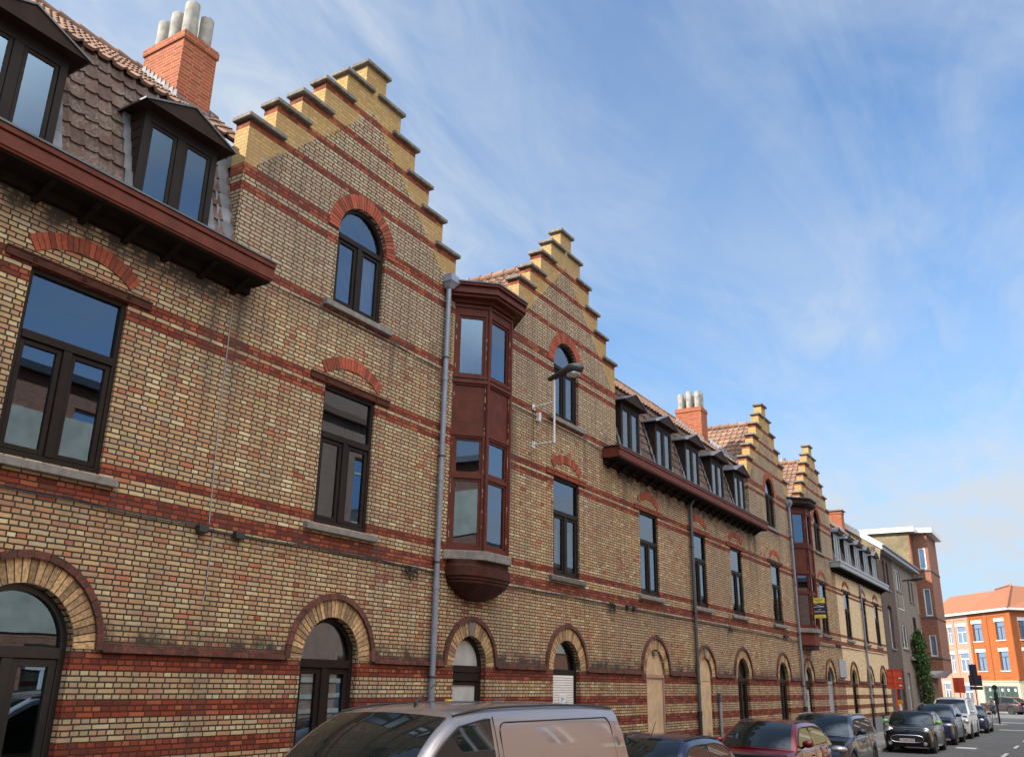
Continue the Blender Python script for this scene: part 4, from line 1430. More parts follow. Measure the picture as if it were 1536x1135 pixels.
for k in range(9):
    z = 7.96 + k * 0.25
    y = (z - 7.95) * 0.285 - 0.06
    mb.hexa([(7.45 + 0.02 * (k % 2), y, z), (7.748, y - 0.02, z), (7.748, y + 0.03, z), (7.45, y + 0.03, z)], [(7.47, y + 0.05, z + 0.27), (7.748, y + 0.04, z + 0.27), (7.748, y + 0.09, z + 0.27), (7.47, y + 0.09, z + 0.27)], 0, random.random())
mb.build('lead_flashing', M['lead'], H)

# first stepped gable
H = HB = house(7.75, 'stepped gable house nearest the camera, between the left dormers and the large dark red oriel')
x0, x1, c = 7.75, 13.25, 10.5
go = gable_outline(c, 0)
holes = [arch_hole(10.48, AR, 0.12, ZS), rect_hole(10.48, 0.62, 4.45, 6.66), arch_hole(10.48, 0.62, 8.07, 9.40)]
wall(H, x0, x1, [(x0, 0), (x1, 0)] + go, holes, M['brick_g1'], 8.3)
ground_arch(H, 10.48, AR, 'double')
first_window(H, 10.48)
gable_window(H, 10.48)
string_course(H, x0, x1, [(10.48, AR)])
gable_extras(H, c)
valley(H, c, -1)
downpipe(H, 12.93, 9.5, 0.1, M['pipe'], hopper=True)

# oriel and second gable
H = HC = house(13.25, 'stepped gable house whose dark red oriel has a rounded bowl base, beside the bracket lamp')
x0, x1, c = 13.25, 20.7, 17.95
go = gable_outline(c, 0)
holes = [arch_hole(14.2, 0.53, 0.12, ZS), arch_hole(17.95, AR, 0.12, ZS), rect_hole(17.95, 0.62, 4.45, 6.66), arch_hole(17.95, 0.62, 8.07, 9.40), rect_hole(14.2, 0.84, 4.48, 9.3)]
wall(H, x0, x1, [(x0, 0), (x1, 0)] + go + [(15.2, 9.6), (x0, 9.6)], holes, M['brick_g2'], 8.3)
ground_arch(H, 14.2, 0.53, 'narrow', stone=True)
ground_arch(H, 17.95, AR, 'shutter')
first_window(H, 17.95, sill='stonedark', lint='lintelred', curtain=5.5)
gable_window(H, 17.95)
oriel(H, 14.2)
string_course(H, x0, x1, [(14.2, 0.53), (17.95, AR)])
gable_extras(H, c)
valley(H, c, 1)

# middle mansard with five dormers
H = HD = house(20.7, 'long striped brick house with five dormers over a red cornice, two boarded-up arched doorways')
x0, x1 = 20.7, 32.1
gr = [(22.85, 0.62, 'board'), (26.6, 0.54, 'boardnarrow'), (30.15, 0.62, 'double')]
fw = [(22.7, 0), (26.55, 5.6), (30.15, 5.4)]
holes = [arch_hole(a, r, 0.12, ZS) for a, r, k in gr] + [rect_hole(a, 0.62, 4.45, 6.66) for a, k in fw]
wall(H, x0, x1, [(x0, 0), (x1, 0), (x1, 7.96), (x0, 7.96)], holes, M['brick'], 7.96)
for a, r, k in gr:
    ground_arch(H, a, r, k, stone=(k == 'boardnarrow'), pale_glass=(k == 'double'))
for a, k in fw:
    first_window(H, a, lint='lintelred', curtain=k or None)
string_course(H, x0, x1, [(a, r) for a, r, k in gr])
mansard(H, x0, x1, x0 - 1.6, x1 + 1.6, [21.55 + 2.33 * k for k in range(5)])
for k in range(5):
    dormer(H, 21.55 + 2.33 * k)
cornice(H, 19.85, 32.55, M['redpaint2'])
chimney(H, 31.65, 32.32, pots=6)
downpipe(H, 25.73, 7.4, 0.1, M['pipedark'])
mb = MB(); mb.tube([(25.73, -0.09, 7.38), (25.73, -0.2, 7.58)], 0.05, 10); mb.build('pipe_elbow', M['pipedark'], H, smooth=50)

# third gable
H = HE = house(32.1, 'stepped gable house right of the five dormers and the six-pot chimney')
x0, x1, c = 32.1, 37.6, 34.85
go = gable_outline(c, 0)
holes = [arch_hole(34.9, AR, 0.12, ZS), rect_hole(34.85, 0.62, 4.45, 6.66), arch_hole(34.85, 0.62, 8.07, 9.40)]
wall(H, x0, x1, [(x0, 0), (x1, 0)] + go, holes, M['brick_g3'], 8.3)
ground_arch(H, 34.9, AR, 'double', pale_glass=True)
first_window(H, 34.85)
gable_window(H, 34.85, False)
string_course(H, x0, x1, [(34.9, AR)])
gable_extras(H, c)
valley(H, c, -1)
downpipe(H, 37.28, 9.3, 0.1, M['pipe'], hopper=True)

# second oriel and fourth gable
H = HF = house(37.6, 'farthest stepped gable house, its oriel on an orange-red base beside the yellow and black board')
x0, x1, c = 37.6, 45.05, 42.3
go = gable_outline(c, 0)
holes = [arch_hole(38.55, 0.53, 0.12, ZS), arch_hole(42.3, AR, 0.12, ZS), rect_hole(42.3, 0.62, 4.45, 6.66), arch_hole(42.3, 0.62, 8.07, 9.40), rect_hole(38.55, 0.84, 4.48, 9.3)]
wall(H, x0, x1, [(x0, 0), (x1, 0)] + go + [(39.55, 9.6), (x0, 9.6)], holes, M['brick_g4'], 8.3)
ground_arch(H, 38.55, 0.53, 'narrow', stone=True)
ground_arch(H, 42.3, AR, 'grey')
first_window(H, 42.3, sill='stonedark', curtain=5.9)
gable_window(H, 42.3, False)
oriel(H, 38.55, bowl=False, dark=True)
string_course(H, x0, x1, [(38.55, 0.53), (42.3, AR)])
gable_extras(H, c)
valley(H, c, 1)
q = MB(); q.lathe((45.0, 2.0, 11.9), [(0.16, 0), (0.16, 1.35), (0.13, 1.36), (0.12, 1.0)], 16); q.build('chimney_pot', M['pot'], H, smooth=40)

# cleaned mansard house
H = HG = house(45.05, 'cleaned pale yellow house with grey cornice and five dormers, right of the last stepped gable')
x0, x1 = 45.05, 56.5
gr = [(47.15, 0.62, 'double'), (51.0, 0.54, 'double'), (54.55, 0.62, 'double')]
holes = [arch_hole(a, r, 0.12, ZS) for a, r, k in gr] + [rect_hole(a, 0.62, 4.45, 6.66) for a in (47.1, 51.1, 54.6)]
wall(H, x0, x1, [(x0, 0), (x1, 0), (x1, 7.96), (x0, 7.96)], holes, M['brick_clean'], 7.96)
for a, r, k in gr:
    ground_arch(H, a, r, k)
for a in (47.1, 51.1, 54.6):
    first_window(H, a)
string_course(H, x0, x1, [(a, r) for a, r, k in gr])
mansard(H, x0, x1, x0 - 1.6, x1, [45.95 + 2.33 * k for k in range(5)])
for k in range(5):
    dormer(H, 45.95 + 2.33 * k, 'grey')
cornice(H, 44.2, 56.6, M['greypaint'], top=M['white'])
chimney(H, 55.38, 56.05, zt=12.25, cap=True)
downpipe(H, 50.3, 7.4, 0.1, M['pipe'])
mb = MB(); mb.box(x0 + 0.4, x1, -0.03, 0.001, 0.0, 0.85); mb.build('plinth', M['plinth'], H)

# ---------------------------------------------------------------- things fixed to the terrace
# cable along the facade
T = thing('wall_cable', 'black cables clipped along the terrace above the ground floor arches, with small black boxes', 'cable', (4, 0, 4.1))
def sag(pts, n=8, s=0.03):
    o = []
    for (a, b_) in zip(pts[:-1], pts[1:]):
        for k in range(n):
            t = k / n
            o.append((a[0] + (b_[0] - a[0]) * t, a[1] + (b_[1] - a[1]) * t, a[2] + (b_[2] - a[2]) * t - s * 4 * t * (1 - t)))
    return o + [pts[-1]]
mb = MB()
for dz, dy in ((0, 0), (-0.022, -0.004)):
    base = [(-2, 4.12), (4.6, 4.14), (5.9, 4.11), (7.7, 4.09), (8.5, 4.06), (9.9, 4.09), (11.4, 4.08), (12.2, 4.06), (14.0, 4.05), (16.0, 4.05), (18.0, 4.06), (20.1, 4.04), (22.5, 4.03), (25.5, 4.03), (28.5, 4.0), (31.5, 4.0), (34.0, 3.98), (37.0, 3.93), (40.5, 3.98), (43.8, 4.0), (46, 4.05), (50, 4.05), (56, 4.05)]
    pts = []
    for x_, z_ in base:
        pts.append((x_, -0.022 + dy, z_ + dz + random.uniform(-0.012, 0.012)))
    mb.tube(sag(pts, 7, 0.02), 0.008, 6)
mb.build('cable', M['plastic'], T)
for pts, r in (([(7.86, -0.012, 7.3), (7.87, -0.012, 5.6), (7.93, -0.012, 4.12)], .007), ([(8.02, -0.012, 4.0), (8.0, -0.012, 3.2), (7.98, -0.012, 3.08)], .006), ([(22.05, -0.012, 7.2), (22.02, -0.012, 6.5)], .007)):
    mb = MB(); mb.tube(pts, r, 6); mb.build('drop_wire', M['greypaint'], T)
mb = MB()     # gable sill cable
mb.tube(sag([(8.3, -0.02, 7.82), (9.6, -0.02, 7.86), (11.5, -0.02, 7.86), (12.85, -0.02, 7.80)], 6, 0.01), 0.009, 6)
mb.build('upper_cable', M['plastic'], T)
mb = MB()
mb.tube(sag([(15.3, -0.02, 7.82), (17.0, -0.02, 7.84), (18.9, -0.02, 7.84), (20.0, -0.02, 7.76)], 6, 0.01), 0.009, 6)
mb.build('upper_cable', M['plastic'], T)
for x_ in (7.8, 8.42, 21.1, 21.5, 35.3, 35.6, 43.9, 44.4):
    q = MB(); q.box(x_ - 0.075, x_ + 0.075, -0.10, -0.002, 3.98, 4.08)
    q.build('junction_box', M['plastic'], T, bevel=0.01)
for cx_ in (12.25, 20.2, 29.0, 38.0):      # tangles of spare wire
    q = MB()
    for k in range(7):
        z = 4.02
        pts = [(cx_ + random.uniform(-.25, .25), -0.03 - random.random() * .05, z + random.uniform(-.2, .06)) for _ in range(5)]
        q.tube(pts, 0.007, 5)
    q.build('wire_tangle', M['plastic'], T)

# bracket lamp
T = thing('street_lamp', 'dark wall lamp head on a white bracket beside the second gable window', 'street lamp', (16.41, 0, 7.1))
mb = MB()
xx = 16.41
mb.tube([(xx, -0.004, 8.01), (xx, -0.54, 8.06)], 0.021, 8)
mb.tube([(xx, -0.004, 7.15), (xx, -0.54, 7.16)], 0.021, 8)
mb.tube([(xx, -0.53, 7.13), (xx, -0.53, 8.62)], 0.023, 8)
mb.box(xx - 0.06, xx + 0.06, -0.012, 0.0, 7.95, 8.08)
mb.box(xx - 0.06, xx + 0.06, -0.012, 0.0, 7.08, 7.22)
mb.build('bracket', M['white'], T)
mb = MB()
mb.box(xx + 0.1, xx + 0.2, -0.09, -0.002, 7.72, 7.92)
mb.build('fuse_box', M['white'], T, bevel=0.008)
mb = MB()
mb.tube([(xx, -0.38, 8.60), (xx, -0.60, 8.66), (xx, -0.78, 8.70), (xx, -0.95, 8.73), (xx, -1.15, 8.75), (xx, -1.25, 8.745)], [0.045, 0.075, 0.10, 0.15, 0.13, 0.05], 14)
hd = mb.build('lamp_head', M['plastic'], T, smooth=60)
mb = MB(); mb.ell((xx, -1.0, 8.645), 0.12, 0.18, 0.085)
mb.build('lamp_glass', M['lens'], hd, smooth=60)
mb = MB(); mb.tube([(xx - 0.03, -0.02, 8.0), (xx - 0.03, -0.02, 7.15)], 0.006, 5); mb.build('feed_wire', M['plastic'], T)

# sale board, sticking out from the oriel
T = thing('sale_board', 'yellow and black estate agent board facing the camera from the far oriel', 'sign', (38.0, -0.5, 4.9))
bx, by0, by1 = 38.35, -1.62, -0.66
mb = MB(); mb.box(bx, bx + 0.03, by0, by1, 5.0, 6.05); bo = mb.build('board', M['signblack'], T)
mb = MB(); mb.box(bx - 0.004, bx, by0, by1, 5.78, 6.05); mb.box(bx - 0.004, bx, by0, by1, 5.0, 5.18); mb.build('yellow_band', M['signyellow'], T)
mb = MB()
mb.tube([(bx + 0.05, by1 + 0.35, 5.9), (bx + 0.05, by0 + 0.05, 5.9)], 0.014, 6); mb.tube([(bx + 0.05, by1 + 0.35, 5.1), (bx + 0.05, by0 + 0.05, 5.1)], 0.014, 6)
mb.build('arm', M['iron'], T)
# ---------------------------------------------------------------- houses beyond the terrace
def plain_window(H, x0, x1, z0, z1, mat, y=0.1, mull=True, arch=0.0, T=None, sill=None, trans=None, name='window', glass='pane'):
    """simple framed window in a facade at y=0 (T maps to another plane)"""
    tf = T or (lambda x, y_, z: (x, y_, z))
    mb = MB()
    t_ = 0.07
    def bx(a, b_, c_, d_, e, f):
        vs = [tf(p, q, r) for r in (e, f) for (p, q) in ((a, c_), (b_, c_), (b_, d_), (a, d_))]
        mb.hexa(vs[:4], vs[4:])
    bx(x0, x0 + t_, y, y + 0.07, z0, z1)
    bx(x1 - t_, x1, y, y + 0.07, z0, z1)
    bx(x0 + t_, x1 - t_, y, y + 0.07, z0, z0 + t_)
    bx(x0 + t_, x1 - t_, y, y + 0.07, z1 - t_, z1)
    if mull:
        xm = (x0 + x1) / 2
        bx(xm - .04, xm + .04, y - .005, y + 0.06, z0 + t_, (trans or z1 - t_))
    if trans:
        bx(x0 + t_, x1 - t_, y - .008, y + 0.065, trans - .04, trans + .04)
    o = mb.build(name, mat, H)
    gb = MB()
    gb.quad(tf(x0 + .03, y + .03, z0 + .03), tf(x1 - .03, y + .03, z0 + .03), tf(x1 - .03, y + .03, z1 - .03), tf(x0 + .03, y + .03, z1 - .03))
    gb.build('pane', M[glass], o)
    if sill:
        mb = MB()
        vs = [tf(p, q, r) for r in (z0 - .09, z0 - .002) for (p, q) in ((x0 - .08, -.07), (x1 + .08, -.07), (x1 + .08, .1), (x0 - .08, .1))]
        mb.hexa(vs[:4], vs[4:])
        mb.build('sill', M[sill], o)
    return o


def shell2(mb, x0, x1, zt, yb, m=1):
    mb.box(x0 + .004, x0 + .15, .301, yb, 0, zt, m)
    mb.box(x1 - .15, x1 - .004, .301, yb, 0, zt, m)
    mb.box(x0 + .15, x1 - .15, yb - .15, yb, 0, zt, m)
    for z in (3.6, 7.0):
        mb.box(x0 + .15, x1 - .15, .301, yb - .15, z, z + .12, m)


def seg_hole(x0, x1, z0, z1, rise=0.16, n=8):
    return [(x0, z0), (x1, z0)] + [(x1 + (x0 - x1) * i / n, z1 + rise * (1 - (2 * i / n - 1) ** 2)) for i in range(n + 1)]


# dark brick house
H = thing('dark_brick_house', 'dark purple-brown brick house with narrow arched windows and a grey-white eaves board', 'house', (56.5, 0, 0))
x0, x1 = 56.5, 61.6
wins = [(58.2, 58.85, 7.95, 9.45), (59.35, 60.0, 7.95, 9.45), (58.3, 59.75, 4.5, 6.85)]
drs = [(58.2, 59.35, 0.12, 3.2), (60.2, 61.2, 0.12, 3.2)]
mb = MB()
mb.plate([(x0, 0), (x1, 0), (x1, 10.2), (x0, 10.2)], [seg_hole(a, b_, c_, d_) for a, b_, c_, d_ in wins + drs], 0, .3)
shell2(mb, x0, x1, 10.2, 8)
mb.build('wall', [M['darkbrick'], M['inside']], H)
for a, b_, c_, d_ in wins:
    plain_window(H, a, b_, c_, d_ + .16, M['whitepvc'] if b_ - a > 1 else M['brownpvc'], mull=b_ - a > 1, sill='stone', y=.16)
for a, b_, c_, d_ in drs:
    plain_window(H, a, b_, c_, d_ + .16, M['brownpvc'], name='front_door', y=.16, trans=2.4)

def shed_roof(H, x0, x1, fas, verge=None):
    mb = MB()
    mb.hexa([(x0, -.36, 10.24), (x1, -.36, 10.24), (x1, 1.62, 11.6), (x0, 1.62, 11.6)], [(x0, -.36, 10.32), (x1, -.36, 10.32), (x1, 1.62, 11.68), (x0, 1.62, 11.68)])
    mb.quad((x0, 1.62, 11.68), (x1, 1.62, 11.68), (x1, 8, 8), (x0, 8, 8))
    r = mb.build('roof', M['slate'], H)
    mb = MB(); mb.box(x0, x1, -.40, -.362, 10.02, 10.34); mb.box(x0, x1, -.362, -.002, 10.03, 10.06)
    mb.build('eaves_board', fas, r)
    mb = MB(); mb.tube([(x0, -.45, 10.30), (x1, -.45, 10.30)], .06, 8); mb.build('gutter', M['zinc'], r)
    if verge:
        mb = MB()
        mb.hexa([(x0 - .05, -.4, 10.0), (x0 - .002, -.4, 10.0), (x0 - .002, 1.62, 11.38), (x0 - .05, 1.62, 11.38)], [(x0 - .05, -.4, 10.36), (x0 - .002, -.4, 10.36), (x0 - .002, 1.62, 11.74), (x0 - .05, 1.62, 11.74)])
        mb.build('verge_board', verge, r)

shed_roof(H, 56.5, 61.6, M['greypaint'], M['white'])
mb = MB(); mb.add([(56.502, -.3, 10.0), (56.502, 1.6, 11.4), (56.502, 7.9, 8.0), (56.502, 7.9, 7.0), (56.502, 0.3, 7.0)], [(0, 1, 2, 3, 4)]); mb.build('side_wall', M['brownren'], H)

# grey house
H = thing('grey_brick_house', 'grey-brown brick house with white upper windows and a panel below, next to the climbing shrub', 'house', (61.6, 0, 0))
x0, x1 = 61.6, 70.6
wins = [(62.4, 64.3, 8.2, 9.6), (62.4, 64.6, 4.65, 6.15), (67.3, 67.95, 7.9, 9.3), (68.6, 69.2, 7.9, 9.3), (67.6, 69.0, 4.5, 6.9), (68.0, 69.2, 1.0, 3.0)]
drs = [(62.5, 63.8, 0.12, 3.2)]
mb = MB()
mb.plate([(x0, 0), (x1, 0), (x1, 10.2), (x0, 10.2)], [rect_hole((a + b_) / 2, (b_ - a) / 2, c_, d_) for a, b_, c_, d_ in wins + drs], 0, .3)
shell2(mb, x0, x1, 10.2, 8)
mb.build('wall', [M['greybrick'], M['inside']], H)
for a, b_, c_, d_ in wins:
    wh = a < 65
    o = plain_window(H, a, b_, c_, d_, M['whitepvc'] if wh else M['brownpvc'], mull=b_ - a > 1, sill='stone', y=.06)
    if wh:
        cb = MB(); cb.quad((a, .17, c_), (b_, .17, c_), (b_, .17, d_), (a, .17, d_)); cb.build('curtain', M['curtainwhite'], o)
for a, b_, c_, d_ in drs:
    plain_window(H, a, b_, c_, d_, M['whitepvc'], name='front_door', y=.12, trans=2.3)
mb = MB(); mb.box(62.4, 64.3, -.03, 0.0, 7.15, 8.1); p_ = mb.build('window_panel', M['greybrick'], H)
mb = MB()
for a, b_, c_, d_ in ((64.3, 64.36, 7.1, 8.1), (62.34, 64.36, 7.04, 7.1)):
    mb.box(a, b_, -.035, 0, c_, d_)
mb.build('panel_trim', M['white'], p_)
shed_roof(H, 61.602, 70.58, M['greypaint'])
mb = MB()
mb.hexa([(64.6, -.28, 4.0), (66.2, -.28, 4.0), (66.2, 0, 4.0), (64.6, 0, 4.0)], [(64.6, -.05, 4.25), (66.2, -.05, 4.25), (66.2, 0, 4.25), (64.6, 0, 4.25)])
mb.build('door_canopy', M['stone'], H)

# second wall lamp
T = thing('street_lamp', 'black wall lamp arm high on the grey-brown house', 'street lamp', (65.2, 0, 9.1))
mb = MB(); mb.tube([(65.2, 0, 9.05), (65.2, -.3, 9.08), (65.2, -.95, 9.16)], [.05, .05, .045], 8); o = mb.build('lamp_arm', M['plastic'], T, smooth=50)
mb = MB(); mb.tube([(65.2, -.45, 9.06), (65.2, -.8, 9.12), (65.2, -1.2, 9.2), (65.2, -1.3, 9.2)], [.06, .13, .12, .05], 10); mb.build('lamp_head', M['plastic'], T, smooth=50)

# red corner house with oriel
H = thing('red_corner_house', 'tall dark red brick house with white roof edge, boxed oriel and streaked brown side wall', 'house', (70.6, 0, 0))
x0, x1 = 70.6, 78.0
mb = MB()
mb.plate([(x0, 0), (x1, 0), (x1, 13.05), (x0, 13.05)], [rect_hole(70.98, .17, 10.5, 12.2), rect_hole(70.98, .17, 7.3, 9.2), rect_hole(70.98, .17, 4.4, 6.2), rect_hole(72.3, .6, .12, 3.0)], 0, .3)
shell2(mb, x0, x1, 13.05, 10)
mb.build('wall', [M['redbrick'], M['inside']], H)
for z0_, z1_ in ((10.5, 12.2), (7.3, 9.2), (4.4, 6.2)):
    plain_window(H, 70.81, 71.15, z0_, z1_, M['whitepvc'], mull=False, y=.02, sill='stone')
plain_window(H, 71.7, 72.9, .12, 3.0, M['white'], name='front_door', mull=False, y=.12, trans=2.2)
mb = MB(); mb.box(70.57, 70.6, .0, 10, 8, 13.05); mb.build('side_wall', M['brownren'], H)
mb = MB()
for k in range(38):
    z = 10.2 + k * .075
    mb.box(70.565, 70.602, -.012, .05 + (.1 if k % 2 else .0), z, z + .06)
mb.build('quoin', M['chim'], H)
# oriel: hollow box with windows on the side that faces the junction
ox0, ox1, oy = 71.5, 76.2, -1.05
def TS(u, d, z): return (ox0 + d, u, z)        # plane facing -X : u runs along y
mb = MB()
wz = [(4.45, 5.9), (7.2, 9.1), (10.5, 12.0)]
mb.plate([(-.003, 3.5), (oy, 3.5), (oy, 13.05), (-.003, 13.05)], [[(-.38, a), (-.84, a), (-.84, b_), (-.38, b_)] for a, b_ in wz], 0.0, .12, T=TS)
mb.box(ox0 + .12, ox1, oy, oy + .1, 3.5, 13.05)
mb.box(ox1 - .1, ox1, oy + .1, -.003, 3.5, 13.05)
mb.box(ox0 + .12, ox1 - .1, oy + .1, -.003, 3.5, 3.6)
o = mb.build('oriel', M['redbrick'], H)
for a, b_ in wz:
    w_ = plain_window(o, -.84, -.38, a, b_, M['whitepvc'], mull=False, y=.03, T=TS, glass='panehi')
    mb = MB(); mb.quad((ox0 + .14, -.86, a), (ox0 + .14, -.36, a), (ox0 + .14, -.36, b_), (ox0 + .14, -.86, b_)); mb.build('pane_backing', M['bluegrey'], o)  # blue-grey sheet stands in for sky reflected in the panes
mb = MB()
for a, b_ in wz:
    mb.box(ox0 - .05, ox1 + .05, oy - .05, -.002, a - .16, a - .06)
mb.build('stone_band', M['stonedark'], o)
mb = MB()
mb.hexa([(ox0 + .15, oy + .45, 3.05), (ox1 - .15, oy + .45, 3.05), (ox1, -.003, 3.05), (ox0, -.003, 3.05)], [(ox0 - .02, oy - .02, 3.49), (ox1 + .02, oy - .02, 3.49), (ox1 + .02, -.003, 3.49), (ox0 - .02, -.003, 3.49)])
mb.build('oriel_base', M['white'], o)
mb = MB()
pts = [(70.3, 10.2), (70.3, -.4), (71.2, -.4), (71.3, -1.48), (76.6, -1.48), (76.7, -.4), (78.3, -.4), (78.3, 10.2)]
slab(mb, pts[::-1] if False else pts, 13.08, 13.42)
mb.build('roof', M['white'], H)

# ---------------------------------------------------------------- houses across the junction
KS = 1.09
def far(x, y): return Vector((x * KS, -9.6357 + (y + 9.6357) * KS, 0))
def fz(z): return 2.2 + (z - 2.2) * KS
PC, PB = far(108, -3.5), far(118, 4.4)
UO = (PB - PC).normalized()
NO = Vector((-UO.y, UO.x, 0))     # outward (towards the camera)
def TO(t, d, z):
    q = PC + UO * t * KS - NO * d
    return (q.x, q.y, fz(z))
PD = far(117, -13.5)
U2 = (PD - PC).normalized()
N2 = Vector((U2.y, -U2.x, 0))
def T2(t, d, z):
    q = PC + U2 * t * KS - N2 * d
    return (q.x, q.y, fz(z))

def facade_boxes(mb, T, lst, mat=0):
    for a, b_, d0, d1, z0_, z1_ in lst:
        vs = [T(p, q, r) for r in (z0_, z1_) for (p, q) in ((a, d0), (b_, d0), (b_, d1), (a, d1))]
        mb.hexa(vs[:4], vs[4:], mat)

H = thing('orange_corner_house', 'bright orange painted brick corner building with green-fronted cream ground floor and hipped tiled roof', 'house', tuple(PC))
ow = [(4.85, 6.5, 7.3, 9.15), (1.05, 2.5, 7.3, 9.15), (4.85, 6.4, 4.25, 6.15), (1.05, 2.5, 4.25, 6.15)]
shop = (.35, 6.0, .15, 2.72)
mb = MB()
mb.plate([(-0.02, 3.25), (7.1, 3.25), (7.1, 10.2), (-0.02, 10.2)], [rect_hole((a + b_) / 2, (b_ - a) / 2, c_, d_) for a, b_, c_, d_ in ow], 0, .3, T=TO)
sw = [(1.0, 2.1, 7.3, 9.15), (3.4, 4.5, 7.3, 9.15), (1.0, 2.1, 4.25, 6.15), (3.4, 4.5, 4.25, 6.15)]
mb.plate([(0.02, 3.25), (9, 3.25), (9, 10.2), (0.02, 10.2)], [rect_hole((a + b_) / 2, (b_ - a) / 2, c_, d_) for a, b_, c_, d_ in sw], 0, .3, T=T2)
facade_boxes(mb, TO, [(-.2, .25, -.09, -.002, 3.3, 10.1), (3.75, 4.3, -.09, -.002, 3.3, 10.1), (6.75, 7.1, -.09, -.002, 3.3, 10.1), (-.1, 7.1, -.06, -.002, 9.75, 10.15), (4.3, 6.75, -.03, -.002, 9.55, 9.74), (.25, 3.75, -.03, -.002, 9.55, 9.74)])
facade_boxes(mb, TO, [(4.7, 6.6, -.04, -.002, 6.55, 6.85), (.95, 2.6, -.04, -.002, 6.55, 6.85), (4.8, 6.4, -.04, -.002, 3.55, 3.62), (1, 2.5, -.04, -.002, 3.55, 3.62)])
facade_boxes(mb, T2, [(.0, .4, -.09, -.002, 3.3, 10.1), (2.5, 3.0, -.09, -.002, 3.3, 10.1)])
mb.build('wall', M['orangebrick'], H)
mb = MB()
mb.plate([(-0.02, 0), (7.1, 0), (7.1, 3.25), (-0.02, 3.25)], [rect_hole((shop[0] + shop[1]) / 2, (shop[1] - shop[0]) / 2, shop[2], shop[3])], -.03, .3, T=TO)
mb.plate([(0.02, 0), (9, 0), (9, 3.25), (0.02, 3.25)], [], -.03, .3, T=T2)
facade_boxes(mb, TO, [(-.1, 7.1, -.12, -.03, 3.16, 3.26)])
mb.build('ground_floor', M['cream'], H)
M['shopgreen'] = pm('dark_green_shopfront', (0.035, 0.065, 0.05), 0.25, var=0.3, scale=1.0, coat=0.5)
mb = MB(); facade_boxes(mb, TO, [(shop[0], shop[1], .1, .16, shop[2], shop[3])]); so_ = mb.build('shopfront', M['shopgreen'], H)
mb = MB()
facade_boxes(mb, TO, [(x_, x_ + .09, .06, .1, shop[2], shop[3]) for x_ in (.35, 2.55, 3.35, 5.9)] + [(shop[0], shop[1], .06, .1, 2.62, 2.72)])
mb.build('shop_frame', M['zinc'], so_)
mb = MB(); facade_boxes(mb, TO, [(x_, x_ + .28, .085, .099, 2.2, 2.48) for x_ in (.75, 1.85, 2.85, 4.1, 4.9)]); mb.build('notice', M['white'], so_)
for T, ws in ((TO, ow), (T2, sw)):
    for a, b_, c_, d_ in ws:
        o = plain_window(H, a, b_, c_, d_, M['pipedark'], y=.12, T=T, trans=d_ - .55)
        mb = MB(); facade_boxes(mb, T, [(a - .12, b_ + .12, -.02, .1, d_ + .002, d_ + .36)]); mb.build('lintel', M['white'], o)
        mb = MB(); facade_boxes(mb, T, [(a - .1, b_ + .1, -.07, .1, c_ - .1, c_ - .002)]); mb.build('sill', M['white'], o)
        mb = MB(); facade_boxes(mb, T, [(a + .1, a + .5, .34, .36, c_, d_ - .5), (b_ - .5, b_ - .1, .34, .36, c_, d_ - .5), (a, b_, .6, .62, c_, d_)]); mb.build('curtain', M['curtainwhite'], o)

def junction_roof(H, t0, t1, name='roof', hip=True):
    mb = MB()
    e = .45
    A, B = Vector(TO(t0 - (e if hip else 0), -e, 10.3)), Vector(TO(t1, -e, 10.3))
    if hip:
        C2 = Vector(T2(8.9, -e, 10.3))
        k = PC + (UO + U2).normalized() * 5.0
        pk = Vector((k.x, k.y, fz(13.1)))
        rb = Vector(TO(t1, 4.2, 13.0))
        rc = Vector(T2(8.9, 4.2, 13.0))
        mb.add([A, B, rb, pk, C2, rc], [(1, 0, 3, 2), (0, 4, 5, 3)])
        mb.add([B, rb, Vector(TO(t1, 9, 10.3))], [(0, 1, 2)])
    else:
        ra, rb = Vector(TO(t0, 4.0, 12.9)), Vector(TO(t1, 3.6, 12.9))
        mb.add([A, B, rb, ra], [(1, 0, 3, 2)])
        mb.add([A, B, Vector(TO(t1, 8, 10.3)), Vector(TO(t0, 8, 10.3))], [(0, 1, 2, 3)])
    o = mb.build(name, M['tile_red'], H)
    mb = MB()
    facade_boxes(mb, TO, [(t0 - (e if hip else 0), t1, -e - .03, .0, 10.2, 10.42)])
    if hip:
        facade_boxes(mb, T2, [(-e * .3, 8.9, -e - .03, .0, 10.2, 10.419)])
    mb.build('gutter', M['white'], o)
    return o

junction_roof(H, 0, 7.1)
for (p, q, r_) in ((PC, UO, 1), ):
    mb = MB()
    k = PC + (UO + U2).normalized() * 5.0
    a = Vector(TO(-.45, -.45, 10.4)); b_ = Vector((k.x, k.y, fz(13.15)))
    mb.tube([a, b_], .11, 8); mb.tube([b_, Vector(TO(7.1, 4.2, 13.05))], .11, 8)
    mb.build('ridge', M['tile_red'], H, smooth=50)

